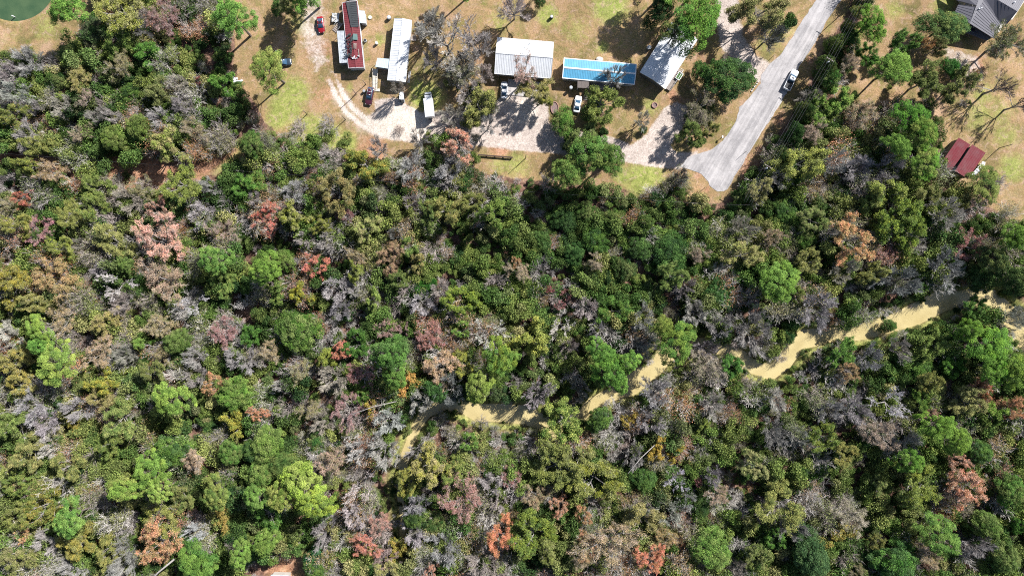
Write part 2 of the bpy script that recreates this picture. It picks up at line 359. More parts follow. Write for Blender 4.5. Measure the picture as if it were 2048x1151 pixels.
def ground_material():
    m, N, L, P = new_mat('ground_cover')
    P.inputs['Roughness'].default_value = .95; P.inputs['Specular IOR Level'].default_value = .1
    tc = N.new('ShaderNodeTexCoord')
    def noise(scale, detail=5, rough=.65, dist=0):
        n = N.new('ShaderNodeTexNoise'); n.inputs['Scale'].default_value = scale; n.inputs['Detail'].default_value = detail
        n.inputs['Roughness'].default_value = rough; n.inputs['Distortion'].default_value = dist
        L.new(tc.outputs['Object'], n.inputs['Vector']); return n.outputs[0]
    def attr(a):
        n = N.new('ShaderNodeAttribute'); n.attribute_name = a; return n.outputs['Fac']
    def ramp(x, stops):
        r = N.new('ShaderNodeValToRGB'); cr = r.color_ramp
        while len(cr.elements) < len(stops): cr.elements.new(.5)
        for e, (p, c) in zip(cr.elements, stops): e.position = p; e.color = (*c, 1)
        L.new(x, r.inputs[0]); return r.outputs[0]
    def math_(op, a, b, c=None):
        n = N.new('ShaderNodeMath'); n.operation = op
        for i, x in enumerate((a, b, c)):
            if x is None: continue
            if isinstance(x, (int, float)): n.inputs[i].default_value = x
            else: L.new(x, n.inputs[i])
        return n.outputs[0]
    def edge(a, n, k=.9, sharp=5):
        """attribute with a noisy edge, sharpened round .5"""
        x = math_('MULTIPLY_ADD', math_('SUBTRACT', n, .5), k, a)
        y = math_('MULTIPLY_ADD', math_('SUBTRACT', x, .5), sharp, .5)
        c = N.new('ShaderNodeClamp'); L.new(y, c.inputs[0]); return c.outputs[0]
    def mix(f, a, b, mode='MIX'):
        n = N.new('ShaderNodeMix'); n.data_type = 'RGBA'; n.blend_type = mode
        if isinstance(f, (int, float)): n.inputs[0].default_value = f
        else: L.new(f, n.inputs[0])
        for i, x in ((6, a), (7, b)):
            if isinstance(x, tuple): n.inputs[i].default_value = (*x, 1)
            else: L.new(x, n.inputs[i])
        return n.outputs[2]
    fine, mid, big, huge = noise(3.2, 6, .8), noise(.7, 6, .7, .6), noise(.16, 5, .65, .8), noise(.05, 4, .6)
    litter = ramp(mid, [(.3, (.055, .032, .025)), (.45, (.12, .068, .05)), (.58, (.22, .13, .095)), (.7, (.30, .21, .15))])
    grass = ramp(big, [(.32, (.12, .10, .04)), (.44, (.20, .142, .066)), (.54, (.265, .172, .09)), (.66, (.31, .205, .13))])
    green = ramp(mid, [(.35, (.12, .15, .035)), (.5, (.205, .245, .055)), (.65, (.30, .30, .10))])
    red = ramp(mid, [(.35, (.20, .10, .06)), (.55, (.34, .18, .11)), (.7, (.42, .27, .18))])
    grav = ramp(mid, [(.3, (.29, .235, .20)), (.5, (.39, .325, .285)), (.7, (.46, .395, .35))])
    sand = ramp(mid, [(.3, (.42, .355, .30)), (.6, (.53, .465, .40))])
    c = mix(edge(attr('lawn'), big, 1.1), litter, grass)
    c = mix(math_('MULTIPLY', edge(attr('green'), mid, 1.1, 1.8), .85), c, green)
    c = mix(edge(attr('red'), mid, 1.0, 2), c, red)
    # patchy weeds in the lawn
    wd = N.new('ShaderNodeMapRange'); wd.inputs[1].default_value = .54; wd.inputs[2].default_value = .66; L.new(noise(.33, 6, .75, .4), wd.inputs[0])
    c = mix(math_('MULTIPLY', math_('MULTIPLY', wd.outputs[0], attr('lawn')), .55), c, (.14, .16, .035))
    # worn bare earth and dark tufts
    w2 = N.new('ShaderNodeMapRange'); w2.inputs[1].default_value = .53; w2.inputs[2].default_value = .60; L.new(noise(.55, 7, .8, .8), w2.inputs[0])
    c = mix(math_('MULTIPLY', math_('MULTIPLY', w2.outputs[0], attr('lawn')), .6), c, (.34, .23, .17))
    w3 = N.new('ShaderNodeMapRange'); w3.inputs[1].default_value = .57; w3.inputs[2].default_value = .66; L.new(noise(1.6, 6, .8, .3), w3.inputs[0])
    c = mix(math_('MULTIPLY', math_('MULTIPLY', w3.outputs[0], attr('lawn')), .65), c, (.10, .10, .04))
    w4 = N.new('ShaderNodeMapRange'); w4.inputs[1].default_value = .5; w4.inputs[2].default_value = .62; L.new(noise(.11, 6, .7, 1.2), w4.inputs[0])
    c = mix(math_('MULTIPLY', math_('MULTIPLY', w4.outputs[0], attr('lawn')), .38), c, (.145, .145, .05))
    c = mix(edge(attr('gravel'), mid, .9, 3), c, grav)
    c = mix(math_('MULTIPLY', edge(attr('sand'), mid, .9, 2.0), attr('gravel')), c, sand)
    sp = N.new('ShaderNodeMapRange'); sp.inputs[1].default_value = .3; sp.inputs[2].default_value = .7; sp.inputs[3].default_value = .42; sp.inputs[4].default_value = 1.5; L.new(fine, sp.inputs[0])
    hv = N.new('ShaderNodeMapRange'); hv.inputs[1].default_value = .35; hv.inputs[2].default_value = .65; hv.inputs[3].default_value = .85; hv.inputs[4].default_value = 1.15; L.new(huge, hv.inputs[0])
    f = math_('MULTIPLY', sp.outputs[0], hv.outputs[0])
    vm = N.new('ShaderNodeVectorMath'); vm.operation = 'SCALE'; L.new(c, vm.inputs[0]); L.new(f, vm.inputs['Scale'])
    L.new(vm.outputs[0], P.inputs['Base Color'])
    b = N.new('ShaderNodeBump'); b.inputs['Distance'].default_value = .12; b.inputs['Strength'].default_value = .7
    L.new(noise(2.2, 5, .8), b.inputs['Height']); L.new(b.outputs[0], P.inputs['Normal'])
    return m
M['ground'] = ground_material()
g = grid_mesh('ground', gx, gy, GZ, Fd, M['ground']); tag(g, kind='structure')

# ---- water
def water_mat(name, c1, c2, rough):
    m, N, L, P = new_mat(name)
    tc = N.new('ShaderNodeTexCoord'); n = N.new('ShaderNodeTexNoise'); n.inputs['Scale'].default_value = .35; n.inputs['Detail'].default_value = 4
    L.new(tc.outputs['Object'], n.inputs['Vector'])
    r = N.new('ShaderNodeValToRGB'); r.color_ramp.elements[0].position = .35; r.color_ramp.elements[1].position = .65
    r.color_ramp.elements[0].color = (*c1, 1); r.color_ramp.elements[1].color = (*c2, 1)
    L.new(n.outputs[0], r.inputs[0]); L.new(r.outputs[0], P.inputs['Base Color'])
    P.inputs['Roughness'].default_value = rough
    n2 = N.new('ShaderNodeTexNoise'); n2.inputs['Scale'].default_value = 3; n2.inputs['Detail'].default_value = 3
    L.new(tc.outputs['Object'], n2.inputs['Vector'])
    b = N.new('ShaderNodeBump'); b.inputs['Distance'].default_value = .05; L.new(n2.outputs[0], b.inputs['Height']); L.new(b.outputs[0], P.inputs['Normal'])
    return m
M['creek'] = water_mat('muddy_water', (.35, .28, .13), (.41, .335, .165), .16)
M['pond'] = water_mat('green_pond_water', (.035, .068, .032), (.055, .09, .042), .15)
mb = MB(); L_, R_ = [], []
pts = [Vector((x, y)) for x, y, _ in CREEK]
for i, (x, y, hw) in enumerate(CREEK):
    d = (pts[min(i + 1, len(pts) - 1)] - pts[max(i - 1, 0)]).normalized(); nrm = Vector((-d.y, d.x)); k = hw + 6
    L_.append(W(x + nrm.x * k, y + nrm.y * k)); R_.append(W(x - nrm.x * k, y - nrm.y * k))
mb.add([(p.x, p.y, CREEK_Z) for p in L_ + R_], [(i, i + 1, len(L_) + i + 1, len(L_) + i) for i in range(len(L_) - 1)])
cr = mb.build('creek_water', M['creek'], fix=False); tag(cr, kind='structure')
mb = MB(); c = W(26, -38); mb.add([(c.x + 82 * MPP * math.cos(t * R(6)), c.y + 79 * MPP * math.sin(t * R(6)), POND_Z) for t in range(60)], [tuple(range(60))])
pw = mb.build('pond_water', M['pond'], fix=False); tag(pw, kind='structure')

# ---- road
def road_material():
    m, N, L, P = new_mat('worn_asphalt')
    P.inputs['Roughness'].default_value = .9
    tc = N.new('ShaderNodeTexCoord')
    mp = N.new('ShaderNodeMapping'); mp.inputs['Rotation'].default_value = (0, 0, R(-60)); L.new(tc.outputs['Object'], mp.inputs[0])
    st = N.new('ShaderNodeMapping'); st.inputs['Scale'].default_value = (.06, 1.1, 1); L.new(mp.outputs[0], st.inputs[0])
    a = N.new('ShaderNodeTexNoise'); a.inputs['Scale'].default_value = 1.0; a.inputs['Detail'].default_value = 5; L.new(st.outputs[0], a.inputs['Vector'])
    b = N.new('ShaderNodeTexNoise'); b.inputs['Scale'].default_value = .22; b.inputs['Detail'].default_value = 6; b.inputs['Roughness'].default_value = .7; L.new(tc.outputs['Object'], b.inputs['Vector'])
    c = N.new('ShaderNodeTexNoise'); c.inputs['Scale'].default_value = 5; c.inputs['Detail'].default_value = 4; L.new(tc.outputs['Object'], c.inputs['Vector'])
    r = N.new('ShaderNodeValToRGB'); e = r.color_ramp.elements; e[0].position = .40; e[1].position = .60
    e[0].color = (.21, .198, .20, 1); e[1].color = (.36, .338, .335, 1)
    ad = N.new('ShaderNodeMath'); ad.operation = 'ADD'; L.new(a.outputs[0], ad.inputs[0]); L.new(b.outputs[0], ad.inputs[1])
    hf = N.new('ShaderNodeMath'); hf.operation = 'MULTIPLY'; hf.inputs[1].default_value = .5; L.new(ad.outputs[0], hf.inputs[0]); L.new(hf.outputs[0], r.inputs[0])
    # thin cracks
    vo = N.new('ShaderNodeTexVoronoi'); vo.feature = 'DISTANCE_TO_EDGE'; vo.inputs['Scale'].default_value = .16
    wv = N.new('ShaderNodeVectorMath'); wv.operation = 'ADD'; L.new(tc.outputs['Object'], wv.inputs[0]); L.new(c.outputs['Color'], wv.inputs[1]); L.new(wv.outputs[0], vo.inputs['Vector'])
    cr = N.new('ShaderNodeMapRange'); cr.inputs[2].default_value = .03; cr.inputs[3].default_value = .84; cr.inputs[4].default_value = 1; L.new(vo.outputs[0], cr.inputs[0])
    sp = N.new('ShaderNodeMapRange'); sp.inputs[1].default_value = .3; sp.inputs[2].default_value = .7; sp.inputs[3].default_value = .85; sp.inputs[4].default_value = 1.15; L.new(c.outputs[0], sp.inputs[0])
    mm = N.new('ShaderNodeMath'); mm.operation = 'MULTIPLY'; L.new(cr.outputs[0], mm.inputs[0]); L.new(sp.outputs[0], mm.inputs[1])
    vm = N.new('ShaderNodeVectorMath'); vm.operation = 'SCALE'; L.new(r.outputs[0], vm.inputs[0]); L.new(mm.outputs[0], vm.inputs['Scale'])
    L.new(vm.outputs[0], P.inputs['Base Color'])
    return m
M['road'] = road_material()
rr = random.Random(3); poly = []
for i in range(len(ROAD)):
    a, b = Vector(ROAD[i]), Vector(ROAD[(i + 1) % len(ROAD)]); n = max(1, int((b - a).length / 7))
    for k in range(n):
        p = a.lerp(b, k / n); poly.append(W(p.x + rr.uniform(-1.1, 1.1), p.y + rr.uniform(-1.1, 1.1)))
bm = bmesh.new(); fcs = bm.faces.new([bm.verts.new((p.x, p.y, .035)) for p in poly]); bmesh.ops.triangulate(bm, faces=[fcs])
bmesh.ops.recalc_face_normals(bm, faces=bm.faces)
me = bpy.data.meshes.new('road'); bm.to_mesh(me); bm.free(); me.materials.append(M['road'])
o = bpy.data.objects.new('road', me); col.objects.link(o); tag(o, kind='structure')
if me.polygons[0].normal.z < 0: me.flip_normals()

# ------------------------------------------------------------------ buildings
def lerp(a, b, t): return a + (b - a) * t
def slab(mb, q, th=.09):
    """a thin plate from four 3-D corners"""
    q = [Vector(p) for p in q]; dn = Vector((0, 0, -th))
    mb.add([*q, *[p + dn for p in q]], [(0, 1, 2, 3), (7, 6, 5, 4)] + [(i, i + 4, (i + 1) % 4 + 4, (i + 1) % 4) for i in range(4)])
def ribs(mb, e0, e1, r0, r1, step=.45, w=.09, h=.04):
    """standing ribs running from the eave (e0-e1) up to the ridge (r0-r1)"""
    L = (e1 - e0).length; n = max(2, int(L / step)); up = Vector((0, 0, h)); d = (e1 - e0).normalized() * w / 2
    for i in range(n + 1):
        t = min(max(i / n, .002), .998); a, b = lerp(e0, e1, t), lerp(r0, r1, t)
        mb.add([a - d, a + d, b + d, b - d, a - d + up, a + d + up, b + d + up, b - d + up], [(4, 5, 6, 7), (0, 1, 5, 4), (1, 2, 6, 5), (2, 3, 7, 6), (3, 0, 4, 7)])

def opening(parent, a, b, t, wd, z0, z1, out, kind='window'):
    """a framed window or door on the wall line a-b at parameter t; out = outward unit vector"""
    d = (b - a); L = d.length; d = d.normalized(); c = a + d * (L * t)
    ang = math.atan2(d.y, d.x); m = MB(); th = .08
    p = c + out * (th / 2)
    m.box((p.x, p.y, z1 + .04), (wd + .16, th, .08), ang); m.box((p.x, p.y, z0 - .04), (wd + .2, th * 1.3, .08), ang)
    for s in (-1, 1):
        q = p + d * s * (wd / 2 + .04); m.box((q.x, q.y, (z0 + z1) / 2), (.08, th, z1 - z0), ang)
    if kind == 'window':
        m.box((p.x, p.y, (z0 + z1) / 2), (wd, .05, .04), ang)
    f = m.build('window_frame' if kind == 'window' else 'door_frame', M['white_dirty'], parent)
    m = MB(); q = c + out * .02; m.box((q.x, q.y, (z0 + z1) / 2), (wd, .04, z1 - z0), ang)
    if kind == 'window': m.build('pane', M['glass'], f)
    else:
        dr = m.build('door', M['wood'], f)

def gable(name, label, cat, px, eave, ridge, mat, wall=None, over=.35, rib=.45, trim=None, ridge_w=.3, cap=None, edge=None, group=None):
    """px: four roof corners A,B,C,D in photo pixels at eave height; ridge runs from mid(A,D) to mid(B,C)"""
    A, B, C, D = [W(x, y, eave) for x, y in px]
    cen = (A + B + C + D) / 4; cen.z = 0
    root = empty(name, cen, 0, label, cat, group)
    A, B, C, D = [p - Vector((cen.x, cen.y, 0)) for p in (A, B, C, D)]
    E, F = (A + D) / 2, (B + C) / 2; E.z = F.z = ridge
    m = MB(); slab(m, [A, B, F, E]); slab(m, [D, E, F, C]) ; ribs(m, A, B, E, F, rib); ribs(m, D, C, E, F, rib)
    roof = m.build('roof', mat, root)
    # ridge cap
    m = MB(); up = Vector((0, 0, .075)); ax = (A - E).normalized() * ridge_w / 2; bx = (D - E).normalized() * ridge_w / 2
    m.add([E + ax + up, E + up * 1.4, E + bx + up, F + ax + up, F + up * 1.4, F + bx + up], [(0, 1, 4, 3), (1, 2, 5, 4)])
    m.build('ridge_cap', cap or mat, roof)
    # fascia / edge trim round the eaves, proud of the sheets
    m = MB(); loop = [A, B, F, C, D, E]
    for i in range(6):
        p, q = loop[i], loop[(i + 1) % 6]; d = (q - p); n = Vector((d.y, -d.x, 0)).normalized()
        mid = (p + q) / 2
        if n.dot(Vector((mid.x, mid.y, 0))) < 0: n = -n
        tw = .07 if edge is None else edge
        u = Vector((0, 0, .075)); dn = Vector((0, 0, -.16)); i_ = -n * (tw - .05); o_ = n * .05
        m.add([p + i_ + dn, p + o_ + dn, p + o_ + u, p + i_ + u, q + i_ + dn, q + o_ + dn, q + o_ + u, q + i_ + u], [(0, 1, 5, 4), (1, 2, 6, 5), (2, 3, 7, 6), (3, 0, 4, 7), (0, 3, 2, 1), (4, 5, 6, 7)])
    m.build('fascia', trim or M['white'], root)
    # walls
    def ins(p, q, r):  # corner p moved inwards
        return p + (q - p).normalized() * over + (r - p).normalized() * over
    def flat(p): return Vector((p.x, p.y, 0))
    a, b, c, d = ins(flat(A), flat(B), flat(D)), ins(flat(B), flat(A), flat(C)), ins(flat(C), flat(B), flat(D)), ins(flat(D), flat(A), flat(C))
    hw = ((A - D).length) / 2; zt = lerp(eave, ridge, over / hw) - .12
    m = MB(); zz = Vector((0, 0, zt)); e, f = (a + d) / 2, (b + c) / 2; e.z = f.z = ridge - .12
    m.add([a, b, c, d, a + zz, b + zz, c + zz, d + zz, e, f], [(0, 1, 5, 4), (2, 3, 7, 6), (1, 2, 6, 9, 5), (3, 0, 4, 8, 7), (4, 5, 9, 8), (6, 7, 8, 9), (3, 2, 1, 0)])
    m.build('wall', wall or M['wall'], root)
    for (p, q) in ((a, b), (c, d)):
        dd = (q - p).normalized(); n = Vector((dd.y, -dd.x, 0))
        if n.dot((p + q) / 2) < 0: n = -n
        L = (q - p).length; k = max(2, int(L / 3.6))
        for i in range(k):
            t = (i + .5) / k
            if i == k // 2: opening(root, p, q, t, .95, .1, 2.1, n, 'door')
            else: opening(root, p, q, t, 1.1, 1.1, 2.0, n)
    return root, cen

def lean_to(parent, cen, px, zs, mat, name='porch_roof', posts=True, rib=.4, deck=None):
    q = [W(x, y, z) - Vector((cen.x, cen.y, 0)) for (x, y), z in zip(px, zs)]
    m = MB(); slab(m, q, .07); ribs(m, q[0], q[1], q[3], q[2], rib, .06, .035); r = m.build(name, mat, parent)
    if posts:
        c = sum(q, Vector()) / 4
        for p in q:
            s = lerp(p, c, .08); m = MB(); m.box((s.x, s.y, (p.z - .1) / 2), (.1, .1, p.z - .1)); m.build('post', M['white_dirty'], parent)
    if deck:
        m = MB(); c = sum(q, Vector()) / 4; dq = [lerp(p, c, .05) for p in q]
        for p in dq: p.z = deck
        slab(m, dq, .12); m.build('deck', M['wood'], parent)
    return r

# 1 --- maroon and charcoal mobile home
h1, c1 = gable('mobile_home', 'long mobile home with maroon and charcoal roofing beside the red car, junk on its roof', 'mobile home',
               [(714.5, 2), (728, 135), (697, 136.5), (684.5, 6)], 2.9, 3.15, M['maroon'], M['white_dirty'], .2, .5)
def on1(px, py, z=3.2): return W(px, py, z) - Vector((c1.x, c1.y, 0))
m = MB(); slab(m, [on1(692, 4.5, 3.16), on1(713, 3, 3.06), on1(718, 54, 3.06), on1(702, 54.5, 3.17)], .03)
slab(m, [on1(698, 10, 3.16), on1(702, 10, 3.185), on1(705, 47, 3.185), on1(701, 47, 3.17)], .03)
for p in m.v: pass
m.v = [(x, y, z + .14) for x, y, z in m.v]
for k in range(13):
    a, b = on1(699.5 + k * .3, 6 + k * 3.6, 3.33), on1(713.5 + k * .35, 5 + k * 3.6, 3.24); m.tube([a, b], .025, 4)
m.build('roof_patch', M['char'], h1)
m = MB(); slab(m, [on1(706, 67.5, 3.5), on1(714.5, 68, 3.42), on1(715.5, 80, 3.42), on1(705, 79.5, 3.5)], .05); m.build('roof_panel', M['panel'], h1)
m = MB()
for k in range(5): slab(m, [on1(707, 87 + k * 2.2, 3.45), on1(713, 87.2 + k * 2.2, 3.4), on1(713.2, 88.4 + k * 2.2, 3.4), on1(707, 88.2 + k * 2.2, 3.45)], .06)
m.build('pallet', M['wood'], h1)
rj = random.Random(4); m = MB()
for k in range(70):
    p = on1(rj.uniform(693.5, 704), rj.uniform(69, 113), rj.uniform(3.25, 3.5)); m.box(p, (rj.uniform(.1, .9), rj.uniform(.08, .25), rj.uniform(.05, .2)), rj.uniform(0, 3))
m.build('scrap_boards', M['char'], h1)
m = MB()
for k in range(10):
    p = on1(rj.uniform(704, 718), rj.uniform(112, 117), 3.35); m.box(p, (rj.uniform(.2, .5), rj.uniform(.15, .3), .15), rj.uniform(0, 3))
m.build('pale_debris', M['white'], h1)
m = MB(); slab(m, [on1(716, 98, 3.3), on1(717, 98, 3.3), on1(719, 112, 3.3), on1(717.5, 112, 3.3)], .05); m.build('gutter_board', M['wood'], h1)
lean_to(h1, c1, [(674, 62), (695, 61.5), (699, 125), (679.5, 126.5)], [2.45, 2.75, 2.75, 2.45], M['white_dirty'], 'carport_roof', deck=.35)
for (x, y) in ((687, 100), (689, 104.5), (690, 113.5), (688, 117)):
    m = MB(); p = on1(x, y, 2.68); m.box(p, (.75, .18, .05), .1); m.build('roof_scrap', M['char'], h1)
h1b = empty('storage_shed', W(724, 34), 0, 'pale blue roofed shed on the right side of the maroon mobile home', 'shed')
cb = W(724, 34); m = MB(); q = [W(x, y, z) - cb for (x, y), z in zip([(717.5, 21.5), (729, 22), (731.5, 47), (720, 45.5)], [2.5, 2.4, 2.4, 2.5])]
slab(m, q, .08); ribs(m, q[0], q[3], q[1], q[2], .35, .05, .03); m.build('roof', M['ltblue'], h1b)
m = MB(); cc = sum(q, Vector()) / 4; m.prism([lerp(p, cc, .12).to_2d() for p in q], 0, 2.34); m.build('wall', M['white_dirty'], h1b)
m = MB(); m.box((0, -1.75, .95), (.8, .05, 1.9)); m.build('door', M['wood'], h1b)
# landing with white boards and steps, left side
dk = empty('entry_deck', W(672, 37), 0, 'white timber landing with clutter at the upper left of the maroon roof', 'deck')
m = MB()
for k in range(11): m.box((-.85 + k * .17, 0, .62), (.15, 2.3, .05), -.1)
m.build('deck_boards', M['white_dirty'], dk)
for sx in (-1, 1):
    for sy in (-1, 1):
        m = MB(); m.box((sx * .85, sy * 1.05, .55), (.1, .1, 1.1)); m.build('post', M['white_dirty'], dk)
m = MB()
for k in range(14): m.box((rj.uniform(-.8, .8), rj.uniform(-1, 1), .75), (rj.uniform(.15, .5), rj.uniform(.15, .4), rj.uniform(.1, .3)), rj.uniform(0, 3))
m.build('clutter', M['stone'], dk)
st = empty('stairs', W(676, 55), R(-42), 'weathered brown steps leading down beside the maroon mobile home', 'steps')
m = MB()
for k in range(6): m.box((0, -1.2 + k * .45, .1 + k * .11), (1.4, .4, .06))
m.build('tread', M['wood'], st)
for s in (-1, 1):
    m = MB(); m.tube([(s * .75, -1.4, .9), (s * .75, 1.4, 1.5)], .04, 5); m.build('handrail', M['white'], st)
ac = empty('air_conditioner', W(706, -1), 0, 'white boxed unit behind the top end of the maroon roof', 'air conditioner')
m = MB(); m.box((0, 0, 1.6), (1.9, 1.0, 3.2), .05, .05); m.build('housing', M['white'], ac)
m = MB(); m.box((0, 0, 3.24), (1.2, .6, .06), .05); m.build('vent_grille', M['metal'], ac)

# 2 --- white ribbed mobile home
h2, c2 = gable('mobile_home', 'long white ribbed roof mobile home between the maroon one and the big bare tree', 'mobile home',
               [(823.5, 41), (811, 164), (775, 160.5), (789, 37.5)], 2.9, 3.5, M['white'], M['wall'], .25, .42)
lean_to(h2, c2, [(755, 116), (778, 118), (777, 137.5), (751, 133.5)], [2.5, 2.7, 2.7, 2.5], M['ltblue'], 'porch_roof', deck=.6)
rp = empty('ramp', W(751, 158), R(-3), 'pale board ramp running down from the pale blue porch', 'ramp')
m = MB()
for k in range(14): m.box((0, -2.5 + k * .36, .12 + k * .035), (1.25, .33, .05))
m.build('ramp_boards', M['palewood'], rp)
for s in (-1, 1):
    m = MB(); m.tube([(s * .66, -2.6, .75), (s * .66, 2.3, 1.25)], .04, 5)
    for k in range(4): m.tube([(s * .66, -2.5 + k * 1.55, .05), (s * .66, -2.5 + k * 1.55, .8 + k * .15)], .04, 5)
    m.build('handrail', M['palewood'], rp)
m = MB(); m.box((0, -2.85, .09), (2.6, .7, .12)); m.build('landing', M['palewood'], rp)
s2 = empty('side_steps', W(826.5, 78), 0, 'small grey landing against the right wall of the white ribbed home', 'steps')
m = MB()
for k in range(3): m.box((-.3 + k * .45, 0, .5 - k * .17), (.45, 1.2, .06))
m.build('tread', M['wood'], s2)
for k in (-1, 1): m = MB(); m.tube([(-.5, k * .6, 1.2), (.8, k * .6, .8)], .035, 5); m.tube([(.8, k * .6, 0), (.8, k * .6, .8)], .035, 5); m.build('handrail', M['white'], s2)
rk = empty('lattice_rack', W(819, 155), R(-7), 'white lattice rack standing by the lower right wall of the white ribbed home', 'rack')
for zz in (.8, .35):
    m = MB(); [m.box((0, -1.4 + k * .35, zz), (.45, .07, .05)) for k in range(9)]; [m.box((s * .19, 0, zz - .03), (.06, 3.0, .05)) for s in (-1, 1)]; m.build('shelf', M['white'], rk)
for sx in (-1, 1):
    for sy in (-1, 1):
        m = MB(); m.box((sx * .24, sy * 1.5, .45), (.06, .06, .9)); m.build('leg', M['white'], rk)

# 3 --- big white gable house
h3, c3 = gable('house', 'broad house with white gable roof whose lower slope looks grey, bare branches over it', 'house',
               [(995, 75), (1107, 84.5), (1102, 157), (989, 147.5)], 2.9, 5.0, M['white'], M['wall'], .45, .42)
for (x, y, z) in ((1050, 93, 4.3), (1060, 86, 3.8), (1047, 106, 4.9)):
    p = W(x, y, z) - Vector((c3.x, c3.y, 0)); m = MB(); m.tube([(p.x, p.y, z - .6), (p.x, p.y, z + .25)], .09, 8); m.build('vent_pipe', M['metal'], h3)
pad = empty('patio_slab', W(1040, 172), 0, 'concrete slab below the broad white house, half in shade', 'patio')
m = MB(); q = [W(1016, 158), W(1094, 166), W(1090, 196), W(1014, 190)]; cc = W(1040, 172); m.prism([(p - cc).to_2d() for p in q], 0.0, .12); m.build('slab', M['concrete'], pad)

# 4 --- blue roofed mobile home
h4, c4 = gable('mobile_home', 'long bright blue roofed mobile home with white ridge strip', 'mobile home',
               [(1128, 116), (1273, 128.5), (1269, 169.5), (1124.5, 156.5)], 2.9, 3.45, M['blue'], M['wall'], .25, .42, ridge_w=.42, cap=M['white'], edge=.22)
lean_to(h4, c4, [(1155.5, 160), (1178, 162), (1178, 176.5), (1155, 175.5)], [2.75, 2.75, 2.5, 2.5], M['brown'], 'porch_roof', rib=.9)
d4 = empty('deck', W(1205, 172), R(-4), 'brown timber deck below the blue roof, behind the green trees', 'deck')
m = MB()
for k in range(30): m.box((-3.0 + k * .2, 0, .5), (.18, 2.4, .05))
m.build('deck_boards', M['wood'], d4)
m = MB()
for k in range(5): m.box((-3 + k * 1.5, -1.2, .7), (.09, .09, 1.4))
m.tube([(-3, -1.2, 1.4), (3, -1.2, 1.4)], .05, 5); m.build('railing', M['wood'], d4)
a4 = empty('side_steps', W(1172, 193), R(-4), 'brown wooden steps above the white car below the blue roof', 'steps')
m = MB()
for k in range(4): m.box((0, -.8 + k * .4, .1 + k * .13), (1.3, .38, .06))
m.build('tread', M['brown'], a4)

# 5 --- angled white roof
h5, c5 = gable('mobile_home', 'slanting white roofed mobile home under the tall pine, dappled with shade', 'mobile home',
               [(1395, 79), (1330.5, 178), (1280, 144.5), (1343, 45)], 2.9, 3.7, M['white'], M['dark_wall'], .3, .42)
dk5 = empty('deck', W(1348, 160), R(33), 'narrow white railed deck with potted plants along the slanting white roof', 'deck')
m = MB()
for k in range(22): m.box((-3.0 + k * .28, 0, .45), (.25, 1.3, .05))
m.build('deck_boards', M['wood'], dk5)
dk5.rotation_euler.z = math.atan2(W(1345, 150).y - W(1330, 174).y, W(1345, 150).x - W(1330, 174).x)
m = MB(); m.tube([(-3, -.65, 1.3), (3, -.65, 1.3)], .05, 5); m.tube([(3, -.65, 1.3), (3, .65, 1.3)], .05, 5)
for k in range(6): m.box((-3 + k * 1.2, -.65, .65), (.08, .08, 1.3))
m.build('railing', M['white'], dk5)
tb = empty('planter_table', W(1357, 154), math.atan2(24, 15), 'white framed planter table at the upper end of the railed deck', 'table')
m = MB(); m.box((0, 0, .85), (1.9, 1.1, .05)); m.box((0, .5, .92), (1.9, .1, .1)); m.box((0, -.5, .92), (1.9, .1, .1)); m.build('table_top', M['green_plant'], tb)
m = MB()
for s in (-1, 1): m.box((s * .95, 0, .95), (.12, 1.2, .12)); m.box((0, s * .6, .95), (2.0, .12, .12))
m.build('frame', M['white'], tb)
for sx in (-1, 1):
    for sy in (-1, 1):
        m = MB(); m.box((sx * .85, sy * .5, .42), (.08, .08, .84)); m.build('leg', M['white'], tb)

# 6 --- dark grey roofed house, upper right
H6 = (1950, 30); c6 = W(*H6)
h6 = empty('house', c6, 0, 'large house with dark grey seamed roofs in the upper right corner', 'house')
z6 = lambda x, y, h: W(1868 + x / 8.22, y / 8.22, h) - Vector((c6.x, c6.y, 0))
E0 = 2.9
def facet(mb, pts, e0=None):
    q = [z6(*p) for p in pts]; n = len(q)
    mb.add(q + [p - Vector((0, 0, .12)) for p in q], [tuple(range(n)), tuple(range(2 * n - 1, n - 1, -1))] + [(i, i + n, (i + 1) % n + n, (i + 1) % n) for i in range(n)])
def rib6(mb, e0, e1, r0, r1, step=.42): ribs(mb, z6(*e0), z6(*e1), z6(*r0), z6(*r1), step, .07, .06)
Pf, Pb, Vb = (590, 390, 4.9), (800, -190, 4.9), (830, -30, 4.9)
m = MB()
facet(m, [Pf, (985, 635, E0), (1100, 400, E0), (820, 0, 4.75), Pb]); rib6(m, (985, 635, E0), (1100, 400, E0), (600, 395, 4.88), (815, 5, 4.75))
m.build('roof_slope', M['darkroof'], h6)
m = MB(); facet(m, [Pf, (715, 125, 4.9), (400, 75, E0), (335, 215, E0)]); ribs(m, z6(335, 215, E0), z6(400, 75, E0), z6(*Pf), z6(715, 125, 4.9), .42, .07, .06); m.build('roof_slope', M['darkroof'], h6)
m = MB(); facet(m, [(700, 95, 4.9), Pb, (300, -230, E0), (345, 0, E0)]); ribs(m, z6(345, 0, E0), z6(300, -230, E0), z6(700, 95, 4.9), z6(*Pb), .42, .07, .06); m.build('roof_slope', M['darkroof'], h6)
m = MB(); facet(m, [(820, 0, 4.7), (1045, 355, E0), (1195, 405, E0), (1370, 190, 5.2), (1050, 0, 5.2), (860, -110, 5.2)]); ribs(m, z6(1060, 360, E0), z6(1195, 405, E0), z6(1060, 10, 5.2), z6(1365, 185, 5.2), .42, .07, .06); m.build('roof_slope', M['darkroof'], h6)
